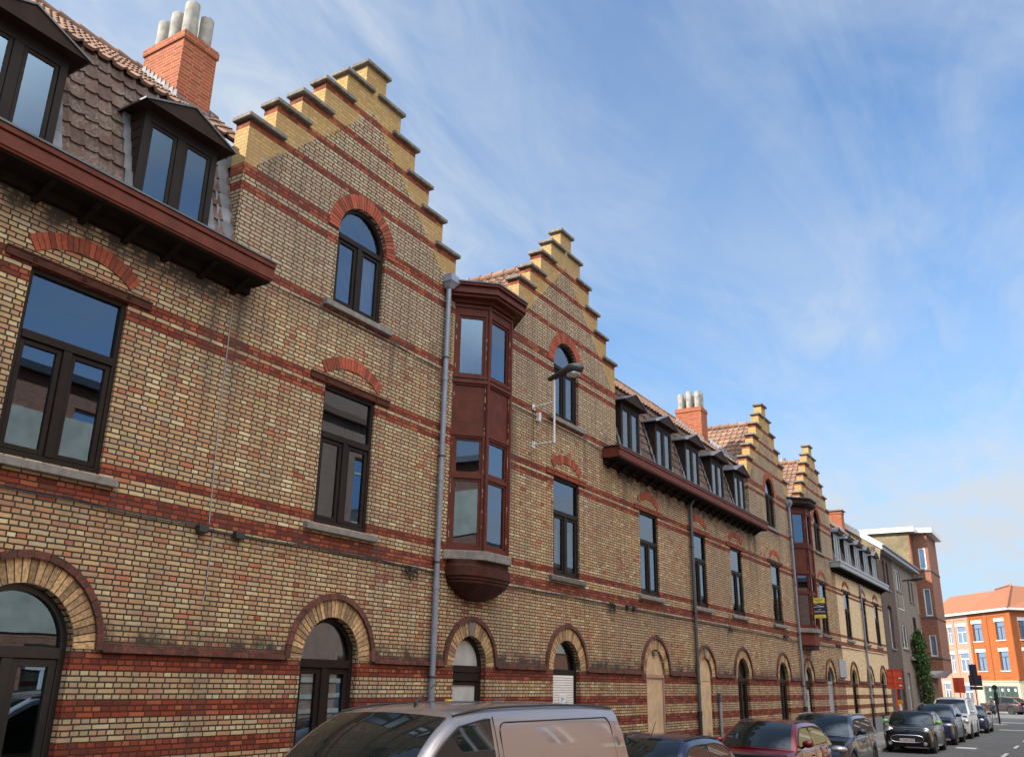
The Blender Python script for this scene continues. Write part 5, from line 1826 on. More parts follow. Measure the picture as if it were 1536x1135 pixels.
H = thing('pink_brick_house', 'pinkish brick house with tall white-framed windows, left of the orange corner building', 'house', TO(7.1, 0, 0))
pw = [(7.75, 9.5, 7.2, 9.0), (10.4, 11.3, 7.2, 9.0), (7.85, 9.5, 4.2, 6.15), (10.5, 11.35, 4.15, 6.05), (12.6, 13.5, 7.2, 9.0), (12.6, 13.5, 4.15, 6.05)]
pd = [(12.1, 13.3, .12, 2.9), (8.0, 9.6, .8, 2.7)]
mb = MB()
mb.plate([(7.1, 0), (15, 0), (15, 10.2), (7.1, 10.2)], [rect_hole((a + b_) / 2, (b_ - a) / 2, c_, d_) for a, b_, c_, d_ in pw + pd], 0.002, .3, T=TO)
facade_boxes(mb, TO, [(7.12, 7.5, -.07, .0, 0.1, 10.1), (9.8, 10.2, -.07, 0, 0.1, 10.1), (11.5, 11.9, -.07, 0, .1, 10.1), (7.1, 15, -.05, 0, 9.7, 10.1)])
mb.build('wall', M['pinkbrick'], H)
for a, b_, c_, d_ in pw + pd:
    o = plain_window(H, a, b_, c_, d_, M['whitepvc'], y=.1, T=TO, trans=d_ - .6, name='window' if c_ > .5 else 'front_door')
    mb = MB(); facade_boxes(mb, TO, [(a - .15, b_ + .15, -.02, .1, d_ + .002, d_ + .34)]); mb.build('lintel', M['white'], o)
    mb = MB(); facade_boxes(mb, TO, [(a, b_, .5, .52, c_, d_)]); mb.build('curtain', M['greypaint'], o)
junction_roof(H, 7.1, 15, hip=False)

mb = MB()
for T in (TO, T2):
    q = [T(-3.2 if T is TO else -2.6, -3.2, 0), T(17, -3.2, 0), T(17, .2, 0), T(0, .2, 0)]
    mb.hexa([(a[0], a[1], -.02) for a in q], [(a[0], a[1], .12) for a in q])
tag(mb.build('pavement_far', M['paving']), kind='structure')

# ---------------------------------------------------------------- houses on the near side, seen in the panes
def near_house(label, x0, x1, zt, mat, band, wm, roof, rows=((.9, 2.9), (4.6, 6.6), (7.4, 8.9)), hw=.6):
    H = thing('facing_house', label, 'house', (x0, -12.2, 0), 'houses across the street mirrored in the panes')
    def TN(x, d, z): return (x, -12.2 - d, z)
    n = max(1, int((x1 - x0) / 3.1))
    hs = []
    for k in range(n):
        c = x0 + (k + .5) * (x1 - x0) / n
        for z0_, z1_ in rows:
            if z1_ < zt - .5:
                hs.append((c - hw, c + hw, z0_, z1_))
    mb = MB()
    mb.plate([(x0, 0), (x1, 0), (x1, zt), (x0, zt)], [rect_hole((a + b_) / 2, (b_ - a) / 2, c_, d_) for a, b_, c_, d_ in hs], 0, .3, T=TN)
    mb.box(x0 + .004, x0 + .2, -20, -12.501, 0, zt, 0); mb.box(x1 - .2, x1 - .004, -20, -12.501, 0, zt, 0); mb.box(x0 + .2, x1 - .2, -12.85, -12.8, 0, zt, 1)
    mb.build('wall', [mat, M['inside']], H)
    for a, b_, c_, d_ in hs:
        plain_window(H, a, b_, c_, d_, wm, y=.12, T=TN, trans=d_ - .55, sill=None)
    if band:
        mb = MB()
        for z0_, z1_ in band:
            mb.box(x0, x1, -12.2, -12.16, z0_, z1_)
        mb.build('concrete_band', M['concrete'], H)
    mb = MB()
    mb.box(x0, x1, -12.2, -11.95, zt, zt + .22)
    if roof:
        mb.add([(x0, -12.1, zt + .22), (x1, -12.1, zt + .22), (x1, -15.5, zt + 3), (x0, -15.5, zt + 3), (x0, -19, zt + .2), (x1, -19, zt + .2)], [(1, 0, 3, 2), (2, 3, 4, 5), (0, 4, 3), (1, 2, 5)])
    else:
        mb.box(x0, x1, -20, -12.2, zt, zt + .1)
    mb.build('roof', M['tile'] if roof else M['zincdark'], H)

near_house('flat-topped red brick house with concrete bands mirrored in the leftmost large window', -32, 18.5, 9.55, M['opp_red'], [(3.15, 4.5), (7.0, 8.6)], M['whitepvc'], False)
near_house('pinkish brick house with pale bands mirrored in the arched window under the first stepped gable', 18.5, 27.5, 11.3, M['pinkbrick'], [(.6, .75), (1.1, 1.25), (1.6, 1.75), (2.1, 2.25)], M['whitepvc'], True, ((.9, 3.0), (4.4, 6.4), (7.6, 10.0)), .85)
near_house('low red brick house mirrored in the middle windows', 27.5, 46, 7.6, M['opp_red'], [(3.6, 4.0)], M['whitepvc'], False)
near_house('pale yellow house mirrored in the side windows of the red car', 46, 60, 7.4, M['yellowren'], [], M['whitepvc'], False)
near_house('dark brick house mirrored in the sides of the far parked cars', 60, 82, 7.8, M['darkbrick'], [], M['whitepvc'], False)
# ---------------------------------------------------------------- vehicles (local: front at x=0 facing -x, y across, z up)
def lerp(a, b_, t): return a + (b_ - a) * t


def pw(pts, x):
    """smooth-ish interpolation through (x, value) points"""
    if x <= pts[0][0]: return pts[0][1]
    for i in range(len(pts) - 1):
        if x <= pts[i + 1][0]:
            x0, y0 = pts[i]; x1, y1 = pts[i + 1]
            t = (x - x0) / (x1 - x0)
            m0 = (y1 - pts[i - 1][1]) / (x1 - pts[i - 1][0]) if i > 0 else (y1 - y0) / (x1 - x0)
            m1 = (pts[i + 2][1] - y0) / (pts[i + 2][0] - x0) if i + 2 < len(pts) else (y1 - y0) / (x1 - x0)
            d = x1 - x0
            return (2 * t ** 3 - 3 * t ** 2 + 1) * y0 + (t ** 3 - 2 * t ** 2 + t) * d * m0 + (-2 * t ** 3 + 3 * t ** 2) * y1 + (t ** 3 - t ** 2) * d * m1
    return pts[-1][1]


def car(name, label, cat, S, paint, x, y, rz=0.0):
    root = thing(name, label, cat, (0, 0, 0), S.get('group', 'cars parked along the kerb'))
    L, W = S['L'], S['W']
    xf, xr, rw = S['xf'], S['xr'], S['rw']
    sill = S['sill']
    top = S['top']                    # (x, z) line of bonnet, belt and tail
    zb = S['zb']
    plan = S.get('plan') or [(0, .74), (.05, .83), (.15, .9), (.4, .965), (.9, 1.0), (L - .8, 1.0), (L - .3, .96), (L - .1, .9), (L, .80)]
    ra = rw + .07
    def zlow(xx):
        z = sill if .25 < xx < L - .25 else lerp(sill + .05, sill, min(xx, L - xx) / .25)
        for xc_ in (xf, xr):
            d = abs(xx - xc_)
            if d < ra:
                z = max(z, rw + math.sqrt(ra * ra - d * d) * .96)
        return z
    xs = sorted(set([round(L * i / 44, 4) for i in range(45)] + [.03, .08, .14, L - .03, L - .08] + [round(c_ + ra * math.cos(a * math.pi / 10), 4) for c_ in (xf, xr) for a in range(11)]))
    mb = MB()
    rings = []
    for xx in xs:
        w = W / 2 * pw(plan, xx)
        zl, zt = zlow(xx), pw(top, xx)
        zs = min(zt - .05, lerp(zl, zt, .86))
        zm = lerp(zl, zs, .5)
        half = [(.90 * w, zl), (.985 * w, zl + .035), (1.0 * w, lerp(zl, zm, .6)), (.995 * w, zm + .04), (.97 * w, lerp(zm, zs, .62)), (.955 * w, zs), (.915 * w, lerp(zs, zt, .62)), (.83 * w, zt - .006), (.5 * w, zt + .012), (0, zt + .018)]
        rings.append([(xx, -a, z) for a, z in half] + [(xx, a, z) for a, z in half[-2::-1]])
    n = len(rings[0])
    v = [p for r in rings for p in r]
    f = []
    for i in range(len(rings) - 1):
        for k in range(n - 1):
            f.append((i * n + k, i * n + k + 1, (i + 1) * n + k + 1, (i + 1) * n + k))
    f.append(tuple(range(n))[::-1])
    f.append(tuple((len(rings) - 1) * n + k for k in range(n)))
    mb.add(v, f)
    body = mb.build('body', paint, root, smooth=38)
    mb = MB(); mb.box(.3, L - .3, -W * .43, W * .43, sill + .03, zb - .08)
    mb.build('underbody', M['black'], root)
    # greenhouse
    xwb, xwt, xrt, xrb, zr = S['xwb'], S['xwt'], S['xrt'], S['xrb'], S['zr']
    roof = S.get('roof') or [(xwt, zr - .03), (lerp(xwt, xrt, .35), zr), (lerp(xwt, xrt, .75), zr - .015), (xrt, zr - .05)]
    hb, ht = S['hb'] * W / 2, S['ht'] * W / 2
    rk = S.get('rearbow', .06)
    def zroof(xx):
        if xx <= xwt:
            t = (xx - xwb) / (xwt - xwb)
            return zb - .02 + (roof[0][1] - zb + .02) * (t + .13 * math.sin(math.pi * t))
        if xx >= xrt:
            t = (xrb - xx) / (xrb - xrt)
            return zb - .02 + (roof[-1][1] - zb + .02) * (t + .16 * math.sin(math.pi * t))
        return pw(roof, xx)
    def hw(z):
        t = max(0, min(1, (z - zb) / (zr - zb)))
        return hb + (ht - hb) * (t ** 1.35)
    def bow(xx, vv):
        if xx < xwt + .5:
            t = max(0.0, min(1, 1 - (xx - xwb) / (xwt + .5 - xwb)))
            return -.16 * (1 - vv * vv) * t
        if xx > xrt - .3:
            t = max(0, min(1, (xx - xrt + .3) / (xrb - xrt + .3)))
            return rk * (1 - vv * vv) * t
        return 0
    def ST(xx, vv):      # roof, windscreen and rear screen surface
        z = zroof(xx)
        return Vector((xx + bow(xx, vv), vv * (hw(z) - .05), z + .035 * (1 - vv * vv)))
    xs = sorted(set([lerp(xwb, xwt, i / 8) for i in range(9)] + [lerp(xwt, xrt, i / 12) for i in range(13)] + [lerp(xrt, xrb, i / 8) for i in range(9)]))
    vv_ = [-1, -.92, -.75, -.5, -.25, 0, .25, .5, .75, .92, 1]
    v, f = [], []
    for xx in xs:
        z = zroof(xx)
        r = []
        for s in (-1, 1):
            side = []
            for t in (0, .25, .5, .75, .93):
                zz_ = lerp(zb - .03, z - .02, t)
                side.append((xx, s * hw(zz_) * (1.0 if t < .9 else .995), zz_))
            r.append(side)
        ring = r[0] + [tuple(ST(xx, a)) for a in vv_] + r[1][::-1]
        v += ring
        n = len(ring)
    for i in range(len(xs) - 1):
        for k in range(n - 1):
            f.append((i * n + k, i * n + k + 1, (i + 1) * n + k + 1, (i + 1) * n + k))
    mb = MB(); mb.add(v, f)
    cabm = S.get('roofmat') or paint
    cab = mb.build('roof', cabm, root, smooth=45)
    # windscreen
    def patch(name, x0, x1, v0, v1, mat, off=.006, nx=10, nv=12, par=root):
        q = MB()
        vs = []
        for i in range(nx + 1):
            for k in range(nv + 1):
                xx, a = lerp(x0, x1, i / nx), lerp(v0, v1, k / nv)
                p = ST(xx, a)
                e = .01
                du = ST(min(xx + e, xrb), a) - ST(max(xx - e, xwb), a)
                dv = ST(xx, min(1, a + e)) - ST(xx, max(-1, a - e))
                nn = du.cross(dv)
                nn = nn.normalized() if nn.length > 1e-9 else Vector((0, 0, 1))
                if nn.z < 0: nn = -nn
                vs.append(p + nn * off)
        fs = [(i * (nv + 1) + k, i * (nv + 1) + k + 1, (i + 1) * (nv + 1) + k + 1, (i + 1) * (nv + 1) + k) for i in range(nx) for k in range(nv)]
        q.add(vs, fs)
        return q.build(name, mat, par, smooth=60)
    patch('windscreen', lerp(xwb, xwt, .03), lerp(xwb, xwt, .965), -.93, .93, M['carglass'])
    if S.get('rearglass', True):
        patch('rear_screen', lerp(xrt, xrb, .10), lerp(xrt, xrb, .82), -.86, .86, M['carglass'])
    # side windows
    for s in (-1, 1):
        for (x0, x1) in S['side']:
            q = MB()
            vs, fs = [], []
            nx, nz = 14, 6
            for i in range(nx + 1):
                xx = lerp(x0, x1, i / nx)
                zt = max(zb + .035, min(zroof(xx) - .085, zr - .10))
                for k in range(nz + 1):
                    zz_ = lerp(zb + .03, zt, k / nz)
                    vs.append((xx, s * (hw(zz_) + .006), zz_))
            fs = [(i * (nz + 1) + k, i * (nz + 1) + k + 1, (i + 1) * (nz + 1) + k + 1, (i + 1) * (nz + 1) + k) for i in range(nx) for k in range(nz)]
            q.add(vs, fs)
            wq = q.build('side_window', M['carglass'], root, smooth=60)
            # thin black seal
            tq = MB()
            b_ = [(lerp(x0, x1, i / nx), max(zb + .035, min(zroof(lerp(x0, x1, i / nx)) - .085, zr - .10))) for i in range(nx + 1)]
            path = [(x0, zb + .03)] + b_ + [(x1, zb + .03), (x0, zb + .03)]
            tq.tube([(a, s * (hw(z) + .006), z) for a, z in path], .010, 5, cap=False)
            tq.build('window_seal', M['plastic'], wq)
    # roof gutters along the edge
    for s in (-1, 1):
        q = MB()
        q.tube([(lerp(xwt, xrt, i / 12), s * (hw(zr) - .035), zroof(lerp(xwt, xrt, i / 12)) + .012) for i in range(13)], .011, 5)
        q.build('roof_trim', M['plastic'] if not S.get('rails') else M['zinc'], cab)
    # wheels
    for xc_ in (xf, xr):
        for s in (-1, 1):
            yo = s * (W / 2 - .012)
            yi = s * (W / 2 - .22)
            q = MB()
            prof = [(rw * .66, 0.0), (rw * .92, -.006), (rw, .03), (rw, .18), (rw * .94, .205), (rw * .5, .205)]
            q.lathe((xc_, 0, rw), [(r, (yo - s * h)) for r, h in prof], 28, axis='Y')
            o = q.build('wheel', M['rubber'], root, smooth=40)
            q = MB()
            q.lathe((xc_, 0, rw), [(rw * .68, yo - s * .012), (rw * .60, yo - s * .02), (rw * .58, yo - s * .075), (.02, yo - s * .085)], 28, axis='Y')
            for k in range(S.get('spokes', 5)):
                a = 2 * math.pi * k / S.get('spokes', 5) + .3
                d = Vector((math.cos(a), 0, math.sin(a)))
                e = Vector((-math.sin(a), 0, math.cos(a)))
                c0 = Vector((xc_, yo - s * .03, rw))
                q.hexa([c0 + d * .02 + e * .03, c0 + d * rw * .62 + e * .022, c0 + d * rw * .62 - e * .022, c0 + d * .02 - e * .03],
                       [p + Vector((0, s * .018, 0)) for p in (c0 + d * .02 + e * .03, c0 + d * rw * .62 + e * .022, c0 + d * rw * .62 - e * .022, c0 + d * .02 - e * .03)])
            q.build('rim', M['alloy'], o)
            q = MB()
            q.lathe((xc_, 0, rw), [(ra * .99, yi), (ra * .99, s * (W / 2 * .955 - .02)), (ra * .9, s * (W / 2 * .955 - .02))], 24, axis='Y')
            q.build('wheel_arch', M['black'], root)
    # mirrors
    for s in (-1, 1):
        q = MB()
        xm, zm = S.get('mir', (xwb + .42, zb + .1))
        q.ell((xm, s * (W / 2 + .07), zm), .075, .115, .075)
        mo = q.build('mirror', S.get('mirmat') or paint, root, smooth=60)
        q = MB(); q.box(xm + .05, xm + .077, s * (W / 2 + .07) - .09, s * (W / 2 + .07) + .09, zm - .05, zm + .05)
        q.tube([(xm + .03, s * (W / 2 + .02), zm - .03), (xm + .05, s * (W / 2 - .08), zm - .09)], .025, 6)
        q.build('mirror_arm', M['plastic'], mo)
    # door lines and handles
    q = MB()
    for s in (-1, 1):
        for xd in S.get('doors', []):
            pts = []
            for k in range(7):
                z = lerp(sill + .12, zb - .03, k / 6)
                w = W / 2 * (1.0 if z < zb - .25 else lerp(1.0, .957, (z - zb + .25) / .25))
                pts.append((xd, s * (w + .0005), z))
            q.tube(pts, .004, 4)
    if q.v: q.build('door_seam', M['black'], body)
    for s in (-1, 1):
        for xd in S.get('handles', []):
            q = MB(); q.box(xd, xd + .17, s * (W / 2 * .985 - .01), s * (W / 2 * .985 + .03), zb - .17, zb - .14)
            q.build('door_handle', cabm, root, bevel=.006)
    # front details
    for s in (-1, 1):
        for (hx, hy, hz, rx, ry, rz_) in S['lamps']:
            q = MB(); q.ell((hx, s * hy, hz), rx, ry, rz_)
            q.build('headlight', M['lens'], root, smooth=60)
    for (name_, x0, x1, y0, y1, z0, z1, mt) in S.get('bits', []):
        q = MB(); q.box(x0, x1, y0, y1, z0, z1)
        q.build(name_, M[mt], root, bevel=.012)
    if S.get('extra'):
        S['extra'](root, S, paint, dict(zroof=zroof, hw=hw, ST=ST))
    root.location = (x, y, 0.0)
    root.rotation_euler = (0, 0, rz)
    return root


def plate_num(root, x, y, z, txt=None, rear=False):
    q = MB(); q.box(x - .008, x, y - .26, y + .26, z - .055, z + .055)
    o = q.build('number_plate', M['white'], root)
    if txt:
        Mx = Matrix(((0, 0, -1, x - .0085), (-1, 0, 0, y), (0, 1, 0, z), (0, 0, 0, 1)))
        text_mesh('plate_text', txt, .105, M['redletters'], o, Mx)


P_van = car_paint('silver_grey_paint', (0.30, 0.275, 0.28), .6, .32, 1.9)
P_navy = car_paint('dark_blue_paint', (0.015, 0.02, 0.065), .4, .3)
P_red = car_paint('dark_red_paint', (0.16, 0.010, 0.014), .4, .3)
P_slate = car_paint('blue_grey_paint', (0.035, 0.045, 0.075), .45, .3)
P_black = car_paint('black_paint', (0.008, 0.008, 0.011), .2, .3)
P_blue = car_paint('blue_paint', (0.012, 0.022, 0.075), .4, .3)
P_white = car_paint('white_car_paint', (0.55, 0.56, 0.58), .1, .35)
P_brown = car_paint('grey_brown_paint', (0.045, 0.036, 0.036), .4, .35)


def van_extra(root, S, paint, F):
    W = S['W']
    hw, zr = F['hw'], F['zroof']
    for s in (-1, 1):       # pressed side panel outline
        q = MB()
        x0, x1, z0, z1 = 2.28, 4.93, 1.2, 1.80
        r = .12
        pts = [(x0, z0), (x0, z1 - r)] + [(x0 + r - r * math.cos(a), z1 - r + r * math.sin(a)) for a in np.linspace(0, math.pi / 2, 6)] + [(x1 - r + r * math.sin(a), z1 - r + r * math.cos(a)) for a in np.linspace(0, math.pi / 2, 6)] + [(x1 + .03, z0)]
        q.tube([(a, s * (hw(z) + .002), z) for a, z in pts], .007, 5)
        q.build('panel_groove', M['black'], root)
    q = MB()
    for s in (-1, 1):
        q.tube([(2.19, s * (hw(z) + .001), z) for z in (1.17, 1.4, 1.6, 1.78, 1.86)], .005, 4)
        q.tube([(x_, s * (W / 2 * .958 + .004), 1.165) for x_ in (2.2, 3.5, 5.15)], .006, 4)
    q.build('door_seam', M['black'], root)
    q = MB()
    q.tube([(1.62, -.22, 1.955), (1.60, -.22, 1.985), (1.98, -.235, 2.20)], [.03, .014, .004], 6)
    q.build('aerial', M['plastic'], root)
    q = MB()
    q.box(5.16, 5.20, -.955, -.93, 1.48, 1.60)
    q.build('door_hinge', M['plastic'], root)
    q = MB()
    for (a, b_) in (((.72, -.55, 1.14), (1.28, -.05, 1.50)), ((.72, .10, 1.14), (1.25, .55, 1.48))):
        q.tube([a, b_], .008, 5)
    q.build('wiper', M['black'], root)


VAN = dict(L=5.3, W=1.92, xf=.92, xr=4.0, rw=.33, sill=.22, zb=1.16, zr=1.94, xwb=.55, xwt=1.55, xrt=5.17, xrb=5.31, hb=.985, ht=.80, rearbow=.0,
           top=[(0, .62), (.06, .82), (.2, .93), (.55, 1.08), (.8, 1.16), (1.2, 1.18), (5.2, 1.18), (5.3, 1.1)],
           plan=[(0, .78), (.05, .86), (.15, .92), (.4, .97), (.9, 1.0), (5.1, 1.0), (5.25, .98), (5.3, .96)],
           roof=[(1.55, 1.865), (2.1, 1.925), (3.2, 1.945), (4.5, 1.935), (5.17, 1.895)],
           side=[(.98, 2.12)], doors=[.98, 2.2, 3.5], handles=[1.9], lamps=[(.13, .72, .80, .12, .16, .12)], mir=(1.0, 1.28),
           bits=[('grille', -.012, .02, -.55, .55, .50, .66, 'plastic'), ('bumper', -.02, .1, -.7, .7, .26, .46, 'plastic')], extra=van_extra, rearglass=False, group='vans parked along the kerb')
car('parked_van', 'silver-grey panel van in front, nearest the camera, with a roof aerial', 'van', VAN, P_van, 6.2, -3.45)

HATCH = dict(L=3.75, W=1.66, xf=.72, xr=3.12, rw=.29, sill=.2, zb=.92, zr=1.41, xwb=.95, xwt=1.62, xrt=3.1, xrb=3.72, hb=.93, ht=.74,
             top=[(0, .55), (.05, .68), (.2, .76), (.6, .85), (1.0, .91), (1.4, .93), (3.2, .93), (3.6, .88), (3.75, .75)], side=[(1.22, 2.28), (2.36, 3.32)], doors=[1.15, 2.32], handles=[2.1],
             lamps=[(.17, .60, .68, .14, .15, .10)], bits=[('grille', -.012, .02, -.4, .4, .52, .6, 'plastic')],
             roof=[(1.62, 1.375), (2.1, 1.41), (2.6, 1.405), (3.1, 1.35)])
def aerial(x_, z_):
    def g(root, S, paint, F):
        q = MB(); q.tube([(x_, .0, z_), (x_ + .28, .02, z_ + .24)], [.012, .004], 6); q.build('aerial', M['plastic'], root)
    return g
HATCH['extra'] = aerial(1.66, 1.41)
car('parked_car', 'small dark blue hatchback with roof aerial, right behind the silver van', 'car', HATCH, P_navy, 12.6, -3.5)

SEDAN = dict(L=4.4, W=1.78, xf=.85, xr=3.5, rw=.32, sill=.2, zb=1.0, zr=1.50, xwb=1.18, xwt=2.0, xrt=3.5, xrb=4.3, hb=.92, ht=.73,
             top=[(0, .58), (.05, .72), (.2, .80), (.6, .9), (1.15, .99), (1.6, 1.01), (3.6, 1.01), (4.2, .98), (4.4, .85)], side=[(1.5, 2.55), (2.63, 3.8)], doors=[1.45, 2.6, 3.6], handles=[2.3, 3.35],
             lamps=[(.2, .66, .72, .16, .16, .10)], bits=[('grille', -.012, .02, -.45, .45, .5, .66, 'plastic')])
car('parked_car', 'dark red hatchback with a red door mirror, between the small blue and the blue-grey cars', 'car', SEDAN, P_red, 18.55, -3.5)

SUV = dict(L=4.25, W=1.78, xf=.82, xr=3.4, rw=.34, sill=.24, zb=1.06, zr=1.55, xwb=1.12, xwt=1.78, xrt=3.55, xrb=4.2, hb=.93, ht=.76, rails=True,
           top=[(0, .62), (.05, .78), (.2, .87), (.6, .96), (1.1, 1.05), (1.5, 1.07), (3.6, 1.07), (4.1, 1.02), (4.25, .9)], side=[(1.4, 2.4), (2.48, 3.7)], doors=[1.35, 2.44, 3.4], handles=[2.15, 3.15],
           lamps=[(.2, .66, .80, .2, .2, .085)], bits=[('grille', -.012, .02, -.42, .42, .6, .74, 'plastic'), ('bumper', -.015, .08, -.66, .66, .28, .42, 'plastic')])
car('parked_car', 'blue-grey crossover with slanted headlights, directly behind the dark red car', 'car', SUV, P_slate, 24.0, -3.5)


def mini_extra(root, S, paint, F):
    q = MB()      # rounded grille surround
    pts = []
    for k in range(33):
        a = 2 * math.pi * k / 32
        ex = .6
        pts.append((-.02, .56 * math.copysign(abs(math.cos(a)) ** ex, math.cos(a)), .50 + .125 * math.copysign(abs(math.sin(a)) ** ex, math.sin(a))))
    q.tube(pts, .016, 6, cap=False)
    go_ = q.build('grille_surround', M['chrome'], root, smooth=60)
    q = MB(); q.add([(-.006, p[1] * .98, p[2]) for p in pts[:-1]], [tuple(range(32))]); q.build('grille', M['plastic'], root)
    plate_num(root, -.022, 0, .455, '1 SNA 350')
    for s in (-1, 1):
        q = MB(); q.lathe((.0, s * .60, .34), [(.07, -.01), (.06, -.03), (.02, -.035)], 16, axis='X'); q.build('fog_light', M['lens'], root, smooth=50)
        q = MB()
        q.tube([(.115 - .05, s * .62 + .165 * math.cos(t), .735 + .14 * math.sin(t)) for t in np.linspace(0, 2 * math.pi, 25)], .016, 6, cap=False)
        q.build('headlight_ring', M['chrome'], root, smooth=60)
    q = MB(); q.box(-.002, .04, -.09, .09, .80, .82); q.build('badge', M['chrome'], root)


MINI = dict(L=3.85, W=1.73, xf=.76, xr=3.26, rw=.31, sill=.18, zb=.93, zr=1.41, xwb=1.12, xwt=1.62, xrt=3.3, xrb=3.8, hb=.91, ht=.80,
            plan=[(0, .80), (.04, .87), (.12, .92), (.35, .97), (.8, 1.0), (3.0, 1.0), (3.5, .97), (3.75, .9), (3.85, .82)],
            top=[(0, .70), (.05, .80), (.16, .86), (.5, .91), (1.0, .945), (1.4, .95), (3.3, .95), (3.7, .9), (3.85, .78)], side=[(1.35, 2.45), (2.53, 3.45)], doors=[1.3, 2.5], handles=[2.2],
            lamps=[(.115, .62, .735, .085, .15, .125)], spokes=8, mirmat=None, extra=mini_extra, mir=(1.42, 1.05))
MINI['mirmat'] = M['green']
car('parked_car', 'small black car with lime green door mirrors and an oval chrome grille', 'car', MINI, P_black, 37.65, -3.58)

CROSS = dict(SUV)
CROSS.update(L=4.5, zr=1.60, xwb=1.2, xwt=1.95, xrt=3.75, xrb=4.45, side=[(1.5, 2.5), (2.58, 3.9)], xr=3.55, top=[(0, .66), (.05, .82), (.2, .9), (.6, 1.0), (1.1, 1.07), (1.5, 1.09), (3.8, 1.09), (4.3, 1.04), (4.5, .9)], zb=1.08,
             doors=[1.45, 2.54, 3.5], extra=lambda r, S, p, F: plate_num(r, -.02, 0, .5))
car('parked_car', 'dark blue crossover right behind the black car with green mirrors', 'car', CROSS, P_blue, 44.2, -3.52)
VAN2 = dict(VAN)
VAN2.update(L=4.4, zr=1.84, W=1.78, xf=.85, xr=3.55, xwb=.85, xwt=1.6, xrt=4.2, xrb=4.38, extra=None, side=[(1.2, 2.2), (2.3, 3.2)], doors=[1.15, 2.25, 3.3], handles=[2.0],
            plan=[(0, .78), (.05, .86), (.15, .92), (.4, .97), (.9, 1.0), (4.2, 1.0), (4.35, .98), (4.4, .96)], roof=[(1.6, 1.77), (2.1, 1.83), (3.0, 1.845), (4.2, 1.80)],
            top=[(0, .66), (.06, .84), (.2, .95), (.55, 1.05), (.9, 1.12), (1.2, 1.14), (4.3, 1.14), (4.4, 1.1)], zb=1.12, mir=(1.2, 1.22))
car('parked_van', 'pale silver small van between two dark blue cars far down the row', 'van', VAN2, P_white, 50.6, -3.5)
def green_card(root, S, paint, F):
    q = MB()
    p = F['ST'](1.55, .1)
    a, b_ = F['ST'](1.32, .05), F['ST'](1.32, .45)
    c_, d_ = F['ST'](1.58, .45), F['ST'](1.58, .05)
    o = Vector((-.008, 0, .01))
    q.quad(a + o, b_ + o, c_ + o, d_ + o)
    q.build('windscreen_card', M['curtainwhite'], root)
H3 = dict(HATCH); H3.update(L=4.0, W=1.72, xr=3.3, xrt=3.3, xrb=3.95, extra=None, zr=1.42)
H3['extra'] = green_card
H3['top'] = [(0, .55), (.05, .68), (.2, .76), (.6, .85), (1.0, .91), (1.4, .93), (3.4, .93), (3.8, .88), (4.0, .75)]
car('parked_car', 'dark blue hatchback last in the row, a pale card behind its windscreen', 'car', H3, P_navy, 58.2, -3.6)


def suv_rear(root, S, paint, F):
    L, W = S['L'], S['W']
    for s in (-1, 1):
        q = MB(); q.ell((L - .13, s * .70, .98), .15, .16, .13); q.build('tail_light', M['taillight'], root, smooth=60)
    q = MB(); q.box(L - .01, L + .01, -.26, .26, .78, .89); q.build('number_plate', M['white'], root)
    q = MB(); q.box(L - .08, L + .015, -.75, .75, .36, .56); q.build('rear_bumper', M['plastic'], root, bevel=.02)


SUVX = dict(CROSS); SUVX.update(L=4.55, zr=1.66, zb=1.1, extra=suv_rear, group='cars on the side street')
SUVX['plan'] = [(0, .74), (.05, .83), (.15, .9), (.4, .965), (.9, 1.0), (3.8, 1.0), (4.2, .97), (4.42, .92), (4.55, .84)]
hd_ = math.atan2(.90, .44)
car('crossing_car', 'grey-brown crossover driving across the junction, red tail lights turned to the camera', 'car', SUVX, P_brown, 111.3, .5, hd_ - math.pi)
# ---------------------------------------------------------------- signs and street furniture
T = thing('road_works_sign', 'orange-red back of a tall road works sign behind the black car with green mirrors', 'sign', (46.3, -1.85, .12))
mb = MB()
X = 46.3
mb.box(X, X + .02, -2.28, -1.62, 2.22, 3.08)
pn = mb.build('sign_panel', M['orangepaint'], T)
mb = MB()
for z in (2.22, 2.48, 2.76, 3.06):
    mb.box(X - .03, X, -2.28, -1.62, z, z + .03)
mb.box(X - .03, X, -2.28, -2.26, 2.22, 3.08); mb.box(X - .03, X, -1.64, -1.62, 2.22, 3.08)
mb.build('stiffening_rib', M['orangepaint'], pn)
mb = MB(); mb.box(X - .075, X - .032, -1.99, -1.92, .12, 3.1); mb.box(X - .3, X + .3, -2.3, -1.6, .12, .2)
mb.build('post', M['orangepaint'], T)
mb = MB()
for z in (2.66, 2.34): mb.box(X - .036, X - .031, -2.24, -2.12, z, z + .07)
mb.build('sticker', M['white'], pn)

T = thing('warning_beacon', 'amber warning lamp on a short pale post next to the orange-red sign', 'warning lamp', (48.2, -1.75, .12))
mb = MB(); mb.tube([(48.2, -1.75, .12), (48.2, -1.75, 1.5)], .07, 10); mb.build('post', M['white'], T)
mb = MB(); mb.lathe((48.2, -1.75, 1.62), [(.06, -.04), (.12, -.05), (.13, 0), (.12, .05), (.06, .04)], 18, axis='X'); mb.build('lamp', M['amber'], T, smooth=40)
mb = MB(); mb.box(48.14, 48.26, -1.82, -1.68, 1.48, 1.56); mb.build('battery_box', M['yellow'], T)

